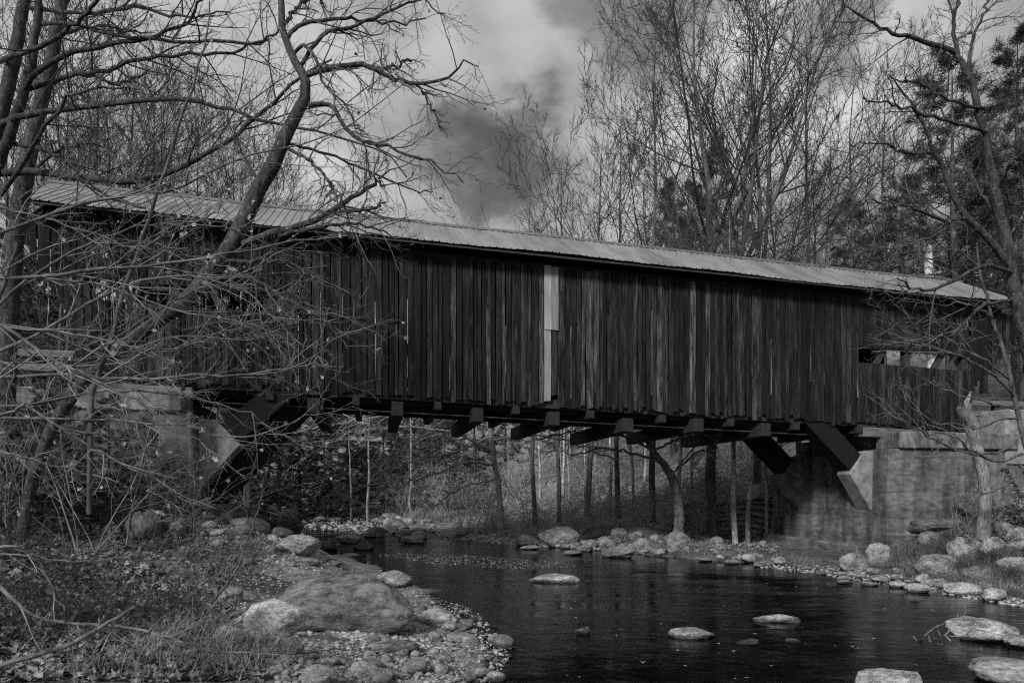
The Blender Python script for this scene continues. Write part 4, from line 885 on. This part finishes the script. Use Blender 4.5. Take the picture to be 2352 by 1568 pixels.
limb_tree("leaning_tree", "lichen covered tree leaning to the right in front of the bridge's left half", "tree",
    [[(60, 1150, D + .6, 26), (130, 960, D + .5, 26), (230, 840, D + .4, 28), (330, 760, D + .2, 30), (420, 700, D, 34), (490, 620, D, 38), (534, 559, D, 36), (584, 455, D, 36), (628, 376, D, 33), (663, 292, D, 29), (703, 218, D, 25), (693, 168, D, 21), (673, 134, D, 18), (648, 74, D, 16), (643, -10, D, 14), (640, -80, D, 12)]],
    [[(690, 178, D, 13), (742, 161, D, 12), (831, 148, D, 11), (885, 170, D - .3, 9), (940, 188, D - .5, 8), (1029, 180, D - .7, 6), (1064, 143, D - .8, 4), (1095, 155, D - .9, 2)],
     [(831, 148, D, 8), (885, 158, D + .3, 5), (940, 141, D + .5, 6)],
     [(940, 188, D - .5, 6), (970, 208, D - .4, 5), (990, 248, D - .4, 4), (1020, 300, D - .3, 2.5)],
     [(708, 242, D, 11), (757, 242, D, 10), (787, 282, D - .2, 10), (811, 312, D - .4, 9), (851, 329, D - .5, 8), (915, 351, D - .7, 6), (990, 376, D - .9, 5), (1064, 420, D - 1, 3)],
     [(560, 560, D, 17), (620, 535, D - .2, 16), (668, 524, D - .3, 15), (742, 500, D - .5, 13), (792, 465, D - .6, 11), (841, 435, D - .7, 9), (866, 416, D - .8, 8), (890, 425, D - .8, 5)],
     [(742, 496, D - .5, 9), (800, 485, D - .7, 8), (850, 480, D - .8, 7), (880, 462, D - .9, 4)],
     [(585, 550, D, 11), (700, 528, D - .4, 9), (780, 515, D - .6, 7), (850, 520, D - .7, 5), (905, 545, D - .8, 3)],
     [(663, 341, D, 8), (713, 371, D - .3, 7), (762, 421, D - .5, 6), (750, 448, D - .6, 4)],
     [(665, 330, D, 7), (740, 350, D + .3, 6), (830, 385, D + .5, 5), (930, 430, D + .6, 4), (1000, 440, D + .7, 2.5)],
     [(655, 90, D, 10), (700, 55, D + .2, 9), (800, 40, D + .4, 7), (890, 55, D + .6, 5), (980, 40, D + .7, 3)],
     [(690, 150, D, 10), (742, 80, D - .2, 9), (811, 62, D - .3, 7), (890, 30, D - .5, 6), (965, 0, D - .7, 4), (1020, 30, D - .8, 2.5)],
     [(670, 125, D, 8), (700, 105, D - .2, 8), (730, 150, D - .4, 7), (742, 190, D - .5, 6), (790, 240, D - .7, 4), (830, 300, D - .9, 3)],
     [(650, 60, D, 9), (690, 10, D + .3, 8), (740, -20, D + .4, 7)],
     [(600, 430, D, 8), (560, 360, D + .3, 7), (540, 300, D + .5, 5), (575, 240, D + .6, 3)],
     [(420, 760, D, 9), (520, 740, D - .6, 8), (620, 760, D - .9, 7), (700, 820, D - 1.1, 5), (745, 880, D - 1.2, 3)],
     [(480, 640, D, 10), (580, 640, D - .6, 8), (660, 690, D - 1, 7), (740, 730, D - 1.2, 5), (800, 800, D - 1.3, 3)],
     [(510, 600, D, 10), (620, 600, D - .5, 9), (680, 610, D - .8, 7), (720, 640, D - 1., 5)]],
    M_bark, M_twigm, dict(m=11, K=6, t0=.2, ang=45, angj=16, ln=.33, lnj=.4, fall=.3, rad=.6, tip=.35, up=-.015, wander=.2, rmin=.0035), 1001, nleaf=110, tw2=dict(rmin=.003))
D = 15.
limb_tree("forked_tree", "large dark double trunk at the upper left frame edge with long spreading limbs", "tree",
    [[(-90, 1160, D, 45), (-80, 700, D, 39), (-30, 420, D, 34.5), (10, 230, D, 30), (45, 80, D, 25.5), (60, -40, D, 22.5)],
     [(-60, 560, D - .2, 25.5), (-5, 380, D - .2, 24), (30, 290, D - .2, 22.5), (70, 150, D - .2, 19.5), (92, 0, D - .2, 16.5), (95, -60, D - .2, 15)]],
    [[(-20, 398, D, 18), (99, 396, D - .5, 17), (198, 411, D - .8, 15), (317, 413, D - 1, 14), (400, 388, D - 1.2, 12), (520, 327, D - 1.4, 10), (584, 267, D - 1.5, 9), (680, 185, D - 1.6, 7), (760, 140, D - 1.7, 4)],
     [(0, 285, D, 14), (50, 270, D - .4, 14), (99, 257, D - .6, 13), (247, 242, D - 1, 11), (420, 230, D - 1.3, 10), (520, 250, D - 1.5, 8), (594, 277, D - 1.6, 7), (693, 297, D - 1.7, 6), (841, 331, D - 1.8, 4), (940, 396, D - 1.9, 3)],
     [(40, 240, D, 14), (75, 178, D - .4, 13), (148, 129, D - .7, 12), (223, 109, D - .9, 11), (307, 94, D - 1.1, 9), (386, 74, D - 1.2, 8), (445, 30, D - 1.3, 6), (470, -20, D - 1.4, 5)],
     [(50, 210, D, 11), (163, 173, D - .5, 10), (247, 163, D - .8, 9), (327, 134, D - 1, 8), (435, 129, D - 1.2, 7), (544, 114, D - 1.4, 6), (620, 84, D - 1.5, 4)],
     [(0, 140, D, 12), (74, 114, D - 1.5, 11), (148, 74, D - 2, 10), (188, 40, D - 2.2, 9), (223, 0, D - 2.4, 8), (240, -40, D - 2.5, 7)],
     [(80, 60, D, 9), (163, 54, D - .6, 8), (237, 74, D - 1, 8), (317, 89, D - 1.2, 7), (445, 94, D - 1.4, 7), (594, 94, D - 1.6, 6), (643, 60, D - 1.7, 4)],
     [(30, 330, D, 10), (90, 340, D - .5, 9), (170, 390, D - .9, 8), (240, 450, D - 1.2, 7), (330, 480, D - 1.5, 5)],
     [(70, 20, D, 9), (200, 30, D - .6, 8), (320, 20, D - .9, 7), (420, 40, D - 1.2, 5), (520, 30, D - 1.4, 3)],
     [(-20, 480, D, 10), (80, 330, D - 1, 9), (150, 230, D - 1.4, 7), (230, 200, D - 1.8, 5), (330, 210, D - 2, 3)]],
    M_bark, M_twigd, dict(m=11, K=6, t0=.15, ang=42, angj=14, ln=.30, lnj=.4, fall=.4, rad=.6, tip=.35, up=.01, wander=.13, rmin=.003), 1002, nleaf=40)
D = 17.5
limb_tree("straight_tree", "leaning grey trunk standing at the left corner of the bridge roof", "tree",
    [[(5, 1080, D, 42), (18, 800, D, 40), (28, 640, D, 38), (45, 480, D, 36), (80, 297, D, 32), (119, 124, D, 28), (148, 0, D, 25), (160, -60, D, 23)]],
    [[(60, 400, D, 8), (150, 340, D, 7), (230, 330, D, 5), (300, 290, D, 3)], [(100, 200, D, 9), (180, 170, D + .5, 8), (260, 190, D + .8, 6), (340, 170, D + 1, 4)], [(130, 80, D, 8), (230, 60, D + .5, 6), (320, 80, D + .8, 4)], [(40, 500, D, 7), (-40, 430, D, 5), (-80, 400, D, 4)]],
    M_bark, M_twigd, dict(m=10, K=6, t0=.2, ang=42, angj=14, ln=.35, lnj=.4, fall=.4, rad=.6, tip=.35, up=.02, wander=.12, rmin=.003), 1003)
D = 8.5
limb_tree("arching_sapling", "thin dark sapling with long arching limbs crossing the thicket at the left", "tree",
    [[(-140, 1330, D, 12), (-120, 1000, D, 11), (-60, 800, D, 10), (0, 680, D, 9), (40, 560, D, 8)], [(205, 1180, D + 1, 11), (211, 919, D + 1, 11), (253, 789, D + 1, 10), (274, 701, D + 1, 10), (316, 578, D + 1, 9), (352, 473, D + 1, 8), (387, 367, D + 1, 7), (430, 230, D + 1, 6), (470, 100, D + 1, 4), (480, 0, D + 1, 3)]],
    [[(-60, 640, D, 9), (0, 638, D, 8), (141, 629, D - .2, 8), (316, 610, D - .3, 7), (457, 596, D - .4, 6), (598, 568, D - .5, 5), (784, 543, D - .6, 3)],
     [(-40, 540, D, 8), (0, 534, D, 8), (99, 500, D - .2, 7), (198, 465, D - .3, 7), (297, 448, D - .4, 6), (396, 438, D - .5, 6), (495, 386, D - .6, 5), (618, 346, D - .7, 4), (742, 317, D - .8, 3), (841, 267, D - .9, 2.5), (920, 183, D - 1, 2)],
     [(-40, 720, D - 1, 8), (0, 745, D - 1, 8), (105, 814, D - 1.1, 8), (197, 863, D - 1.2, 7), (316, 919, D - 1.3, 6), (400, 985, D - 1.4, 4), (470, 1010, D - 1.5, 3)],
     [(-60, 870, D, 9), (0, 867, D, 8), (141, 858, D - .2, 8), (281, 870, D - .3, 8), (457, 860, D - .5, 6), (598, 863, D - .6, 5), (703, 838, D - .7, 4), (738, 814, D - .8, 3)],
     [(-40, 740, D + .5, 6), (176, 768, D + .4, 6), (352, 803, D + .2, 5), (457, 782, D + .1, 4), (598, 737, D, 3)],
     [(-40, 470, D, 6), (0, 476, D, 6), (141, 512, D, 5), (316, 568, D, 4), (457, 585, D, 3)],
     [(105, 638, D, 5), (246, 656, D - .2, 5), (352, 694, D - .3, 4), (527, 733, D - .5, 3), (640, 760, D - .6, 2)],
     [(316, 578, D + 1, 6), (420, 520, D + 1, 5), (520, 480, D + 1, 3)], [(352, 473, D + 1, 5), (290, 380, D + 1, 4), (260, 290, D + 1, 3)],
     [(253, 789, D + 1, 6), (350, 720, D + 1, 5), (470, 660, D + .8, 4), (580, 650, D + .7, 3)]],
    M_bark2, M_twig, dict(m=13, K=6, t0=.1, ang=38, angj=16, ln=.26, lnj=.5, fall=.4, rad=.6, tip=.35, up=.0, wander=.15, rmin=.0026), 1004, nleaf=170, lsize=.085, tw2=dict(m=6, rmin=.0024))
D = 5.2
limb_tree("bank_sapling", "pale low branches reaching across the leafy left bank in the foreground", "sapling",
    [[(-200, 1330, D, 12), (-120, 1290, D, 11), (-40, 1270, D, 10)]],
    [[(-60, 1300, D, 10), (0, 1344, D, 10), (42, 1386, D, 9), (98, 1421, D, 8), (299, 1439, D, 6), (422, 1477, D, 5), (527, 1493, D + .2, 4), (650, 1497, D + .4, 3), (749, 1449, D + .6, 2)],
     [(-60, 1265, D, 8), (0, 1256, D, 8), (35, 1256, D, 7), (98, 1305, D, 6), (141, 1389, D, 5), (165, 1467, D, 4)],
     [(-60, 1270, D + .3, 6), (60, 1275, D + .4, 5), (180, 1290, D + .5, 4), (300, 1280, D + .6, 2.5)]],
    M_barkp, M_twig, dict(m=4, K=5, t0=.2, ang=35, angj=12, ln=.22, lnj=.4, fall=.3, rad=.5, tip=.4, up=.0, wander=.12, rmin=.0018), 1005, tw2=dict(m=2))
D = 9.5
limb_tree("drooping_sapling", "slender pale limb slanting down across the left abutment", "sapling",
    [[(-60, 1240, D, 8), (-40, 1000, D, 7), (60, 930, D, 7)]],
    [[(60, 930, D, 7), (193, 1017, D, 7), (225, 1038, D, 7), (316, 1083, D, 6), (369, 1108, D, 5), (422, 1147, D, 4), (468, 1161, D, 3)], [(-20, 960, D, 6), (120, 960, D, 6), (260, 965, D - .1, 6), (400, 975, D - .2, 5), (520, 1000, D - .3, 5), (640, 985, D - .4, 3), (730, 950, D - .5, 2)], [(150, 985, D, 5), (300, 1010, D - .2, 4), (430, 1060, D - .3, 3)]],
    M_barkp, M_twig, dict(m=8, K=6, t0=.2, ang=38, angj=12, ln=.25, lnj=.4, fall=.3, rad=.5, tip=.4, up=.02, wander=.12, rmin=.002), 1006, nleaf=20, tw2=dict(m=4))
p_ = hit(478, 1392); D = p_[1]
limb_tree("bank_sapling", "dark crooked sapling rising from the gravel edge beside the beach", "sapling",
    [[(478, 1390, D, 7), (500, 1365, D, 7), (520, 1344, D, 6), (548, 1298, D, 5), (577, 1217, D, 4), (598, 1157, D, 3), (605, 1098, D, 2)]],
    [[(505, 1360, D, 4), (470, 1300, D, 3), (440, 1250, D, 2)], [(548, 1298, D, 4), (560, 1330, D, 3), (600, 1280, D, 2), (630, 1240, D, 1.5)], [(577, 1217, D, 3), (560, 1160, D, 2), (545, 1120, D, 1.5)], [(490, 1380, D, 4), (440, 1340, D, 3), (420, 1290, D, 2)]],
    M_bark2, M_twigm, dict(m=5, K=5, t0=.2, ang=38, angj=12, ln=.4, lnj=.4, fall=.3, rad=.6, tip=.4, up=.05, wander=.12, rmin=.0018), 1007, nleaf=15, lsize=.05, tw2=dict(m=3))
D = 2.6
limb_tree("near_twig", "thick pale twig close to the lens at the bottom left corner", "twig",
    [[(-200, 1580, D, 16), (-60, 1540, D, 14), (0, 1528, D, 13), (90, 1500, D, 12), (180, 1468, D, 11), (240, 1432, D, 9), (312, 1392, D, 6)]],
    [[(98, 1500, D, 7), (102, 1450, D, 6), (90, 1405, D, 4)], [(180, 1468, D, 6), (215, 1450, D, 5), (230, 1425, D, 4)]],
    M_barkp, M_twig, dict(m=2, K=4, t0=.4, ang=35, angj=8, ln=.25, lnj=.3, fall=.3, rad=.5, tip=.5, up=.0, wander=.1, rmin=.0015), 1008, tw2=dict(m=1))
D = 10.5
limb_tree("arching_sapling", "second sapling at the left whose pale drooping twigs hang before the dark wall", "tree",
    [[(-120, 1250, D, 12), (-110, 980, D, 12), (-70, 780, D, 10), (-20, 640, D, 8)]],
    [[(-90, 840, D, 8), (60, 780, D - .1, 8), (200, 700, D - .2, 7), (340, 640, D - .3, 6), (480, 640, D - .4, 5), (600, 700, D - .5, 4), (690, 800, D - .6, 2.5)],
     [(-60, 760, D, 8), (40, 660, D + .2, 7), (180, 570, D + .4, 6), (330, 520, D + .6, 5), (480, 520, D + .8, 4), (620, 560, D + 1, 2.5)],
     [(-100, 930, D, 8), (60, 930, D - .2, 7), (220, 900, D - .4, 6), (380, 900, D - .5, 5), (540, 940, D - .6, 4), (650, 1000, D - .7, 2.5)],
     [(-80, 800, D, 7), (80, 850, D, 6), (230, 830, D + .2, 5), (400, 770, D + .3, 4), (560, 780, D + .4, 3), (700, 720, D + .5, 2)],
     [(-110, 1010, D, 7), (20, 1040, D - .2, 6), (160, 1080, D - .4, 5), (280, 1110, D - .6, 3)]],
    M_bark2, M_twig, dict(m=13, K=6, t0=.1, ang=40, angj=16, ln=.27, lnj=.5, fall=.4, rad=.6, tip=.35, up=-.01, wander=.15, rmin=.003), 1009, nleaf=120, lsize=.09, tw2=dict(m=6, rmin=.0026))
# right bank trees
D = 15.5
limb_tree("leaning_tree", "mottled pale tree at the right frame edge arching over the roof end", "tree",
    [[(2440, 1290, D, 35.2), (2400, 1000, D, 33.6), (2362, 800, D, 32), (2345, 740, D, 30.4), (2330, 670, D, 29.6), (2318, 606, D, 28.8), (2303, 520, D, 22.4), (2275, 384, D, 19.2), (2250, 263, D, 16), (2225, 180, D, 13.6), (2194, 121, D, 11.2)],
     [(2312, 600, D - .2, 17.6), (2280, 560, D - .3, 16), (2209, 485, D - .4, 13.6), (2170, 400, D - .5, 11.2), (2133, 313, D - .6, 8), (2090, 230, D - .7, 5.6), (2040, 170, D - .8, 3.2)]],
    [[(2194, 121, D, 12), (2120, 95, D - .2, 10), (2060, 80, D - .4, 8), (2000, 50, D - .5, 6), (1950, 20, D - .6, 4), (1930, -5, D - .7, 2)], [(2200, 125, D, 10), (2190, 60, D, 8), (2200, 0, D, 7), (2190, -60, D, 5)], [(2225, 180, D, 8), (2230, 100, D + .3, 7), (2260, 30, D + .4, 5), (2270, -30, D + .5, 4)],
     [(2272, 305, D, 9), (2200, 285, D - .4, 8), (2120, 262, D - .7, 7), (2050, 240, D - 1, 5), (1985, 225, D - 1.2, 3)], [(2262, 250, D, 8), (2180, 230, D - .4, 6), (2110, 190, D - .6, 5), (2060, 185, D - .8, 3)],
     [(2330, 630, D, 10), (2270, 610, D - .6, 9), (2200, 640, D - 1, 8), (2140, 665, D - 1.2, 7), (2090, 660, D - 1.4, 5), (2060, 640, D - 1.5, 3)],
     [(2330, 690, D, 9), (2260, 700, D - .6, 9), (2220, 740, D - .9, 8), (2180, 770, D - 1.1, 6), (2130, 775, D - 1.3, 4), (2080, 790, D - 1.4, 2)],
     [(2290, 440, D, 10), (2320, 380, D - .5, 9), (2352, 350, D - .8, 8), (2400, 300, D - 1, 6)], [(2310, 560, D, 9), (2340, 510, D, 8), (2380, 490, D, 7)],
     [(2220, 500, D - .4, 9), (2160, 505, D - .8, 8), (2080, 470, D - 1.1, 6), (2000, 460, D - 1.3, 4)], [(2150, 350, D - .5, 7), (2090, 350, D - .8, 6), (2020, 330, D - 1, 4), (1960, 330, D - 1.1, 2.5)],
     [(2209, 485, D - .4, 8), (2150, 540, D - .8, 6), (2090, 560, D - 1, 4), (2030, 600, D - 1.2, 2.5)], [(2303, 520, D, 8), (2250, 440, D + .4, 7), (2220, 370, D + .6, 5), (2210, 300, D + .7, 3)]],
    M_bark, M_twigm, dict(m=9, K=6, t0=.25, ang=42, angj=14, ln=.33, lnj=.4, fall=.3, rad=.6, tip=.35, up=.03, wander=.15, rmin=.003), 1011, nleaf=0)
D = 16.2
limb_tree("arching_sapling", "slender sapling at the right edge with twigs sweeping left across the plank wall", "tree",
    [[(2400, 1290, D, 13), (2370, 1080, D, 12), (2345, 980, D, 11), (2325, 880, D, 10), (2290, 760, D, 8), (2262, 660, D, 6), (2240, 560, D, 4)]],
    [[(2330, 910, D, 6), (2280, 860, D - .4, 6), (2220, 825, D - .8, 5), (2150, 800, D - 1.2, 4), (2080, 775, D - 1.5, 3), (1990, 760, D - 1.8, 2)],
     [(2320, 870, D, 6), (2250, 820, D - .4, 5), (2190, 785, D - .7, 4), (2130, 770, D - 1, 3), (2050, 740, D - 1.2, 2)],
     [(2345, 1000, D, 7), (2300, 1035, D - .5, 6), (2230, 1040, D - .9, 5), (2150, 1010, D - 1.3, 4), (2090, 980, D - 1.6, 3), (2035, 930, D - 1.8, 2)],
     [(2350, 1040, D, 7), (2290, 1060, D - .4, 6), (2230, 1035, D - .8, 5), (2190, 1000, D - 1.1, 4), (2120, 990, D - 1.3, 3), (2050, 955, D - 1.5, 2)],
     [(2340, 960, D, 5), (2290, 965, D - .4, 5), (2220, 985, D - .7, 4), (2130, 960, D - 1, 3), (2060, 900, D - 1.2, 2)],
     [(2300, 800, D, 5), (2240, 760, D - .5, 4), (2160, 740, D - .9, 3), (2060, 735, D - 1.2, 2)], [(2280, 730, D, 5), (2230, 700, D - .4, 4), (2150, 700, D - .8, 3), (2080, 690, D - 1, 2)],
     [(2335, 940, D, 5), (2270, 925, D - .4, 4), (2180, 900, D - .8, 3), (2100, 850, D - 1.1, 2)], [(2350, 1080, D, 6), (2300, 1120, D - .3, 5), (2240, 1130, D - .6, 3), (2180, 1110, D - .8, 2)]],
    M_bark2, M_twig, dict(m=6, K=6, t0=.2, ang=30, angj=12, ln=.3, lnj=.4, fall=.3, rad=.55, tip=.35, up=.0, wander=.08, rmin=.002), 1012, tw2=dict(m=3))
# broken snag
p_ = hit(2256, 1236); D = p_[1]
sn = [(2256, 1240, 40), (2260, 1200, 34), (2263, 1150, 31), (2258, 1090, 29), (2250, 1050, 30), (2240, 1010, 32), (2232, 975, 32), (2226, 948, 27), (2220, 930, 18), (2224, 912, 10), (2230, 898, 3)]
P, r = limb([(x, y, D, w_ * .82) for x, y, w_ in sn], 26, .01, R(4)); base = P[0, 0].copy(); snag = empty("dead_snag", tuple(base)); tag(snag, "broken barkless dead snag standing among the right bank boulders", "dead tree")
v, f = tubes(P - base, r, 12); v += np.array([mn.noise(Vector(q * 6)) for q in v])[:, None] * .03; link("trunk", mesh_np("trunk", v, f, M_dead), snag)
P2, r2 = limb([(2236, 985, D, 22), (2222, 960, D - .1, 22), (2208, 945, D - .15, 20), (2204, 935, D - .2, 12), (2205, 930, D - .2, 2)], 10, .012, R(6)); v, f = tubes(P2 - base, r2, 9); v += np.array([mn.noise(Vector(q * 9)) for q in v])[:, None] * .03
link("broken_stub", mesh_np("broken_stub", v, f, M_dead), snag)
# beeches with sweeping boughs behind the bridge
D = 33.
limb_tree("sweeping_beech", "pale beech under the bridge with long boughs sweeping left over the rapids", "tree",
    [[(1150, 1190, D, 14), (1140, 1080, D, 13), (1120, 960, D, 12), (1110, 860, D, 10), (1110, 760, D, 8)]],
    [[(1135, 1040, D, 7), (1060, 1000, D - .5, 6), (960, 980, D - .8, 5), (860, 985, D - 1, 4), (760, 1020, D - 1.2, 3)], [(1138, 1070, D, 6), (1080, 1060, D - .5, 6), (1000, 1085, D - .8, 5), (930, 1110, D - 1, 4), (880, 1160, D - 1.2, 2.5)], [(1130, 1000, D, 6), (1040, 1040, D - .5, 5), (950, 1060, D - .8, 4), (850, 1110, D - 1, 3)], [(1125, 980, D, 6), (1000, 950, D - .5, 5), (850, 960, D - .9, 4), (720, 985, D - 1.2, 3)], [(1130, 1010, D, 6), (1230, 1000, D - .5, 5), (1330, 1020, D - .9, 4), (1420, 1060, D - 1, 3)], [(1140, 1100, D, 5), (1060, 1120, D - .5, 4), (1000, 1160, D - .8, 3)]],
    M_twigf, M_twigf, dict(m=18, K=6, t0=.12, ang=32, angj=12, ln=.36, lnj=.4, fall=.3, rad=.6, tip=.35, up=-.02, wander=.08, rmin=.006), 1021, tw2=dict(m=5, rmin=.006))
D = 27.
limb_tree("leaning_tree", "crooked pale tree leaning left at the far shore under the bridge's right half", "tree",
    [[(1560, 1185, D, 24), (1550, 1110, D, 22), (1520, 1060, D, 16), (1490, 1020, D, 12), (1480, 940, D, 10), (1490, 850, D, 8)]],
    [[(1520, 1060, D, 7), (1450, 1040, D - .3, 6), (1380, 1030, D - .5, 5), (1310, 1050, D - .7, 3)], [(1500, 1030, D, 7), (1420, 1000, D - .3, 5), (1330, 990, D - .6, 4), (1240, 1005, D - .8, 3)], [(1540, 1090, D, 6), (1600, 1040, D - .4, 5), (1650, 1030, D - .6, 3)], [(1500, 1035, D, 6), (1580, 1000, D - .4, 5), (1660, 1000, D - .6, 3)]],
    M_barkp, M_twigf, dict(m=10, K=6, t0=.15, ang=35, angj=12, ln=.36, lnj=.4, fall=.3, rad=.6, tip=.35, up=-.01, wander=.1, rmin=.006), 1022, tw2=dict(m=4, rmin=.004))

# drift sticks
def sticks(seed, px, py, n, ln, label, cat="brush pile", name="brush_pile"):
    rg = R(seed); p = hit(px, py); ro = empty(name, tuple(p)); tag(ro, label, cat)
    P0 = np.zeros((1, 4, 3)); P0[0, :, 0] = np.linspace(-.35, .35, 4); P0[0, :, 2] = .05
    C1, R1 = spawn(rg, P0, np.full((1, 4), .02), n, 6, 0, 1, 75, 25, ln, .5, 0, .6, .4, .06, .2, .006)
    C2, R2 = spawn(rg, C1, R1, 3, 4, .3, 1, 45, 15, .4, .3, .3, .6, .4, 0, .2, .004)
    v, f = merge([tubes(C1, R1, 5), tubes(C2, R2, 3)]); link("sticks", mesh_np("sticks", v, f, M_twig), ro)
sticks(71, 2215, 1232, 26, 1.3, "tangle of pale dead sticks at the foot of the snag")
sticks(72, 2150, 1468, 10, .6, "small clump of twigs caught on the large river boulder")
sticks(73, 1700, 1240, 14, 1.6, "fallen grey branches on the far bank left of the abutment")
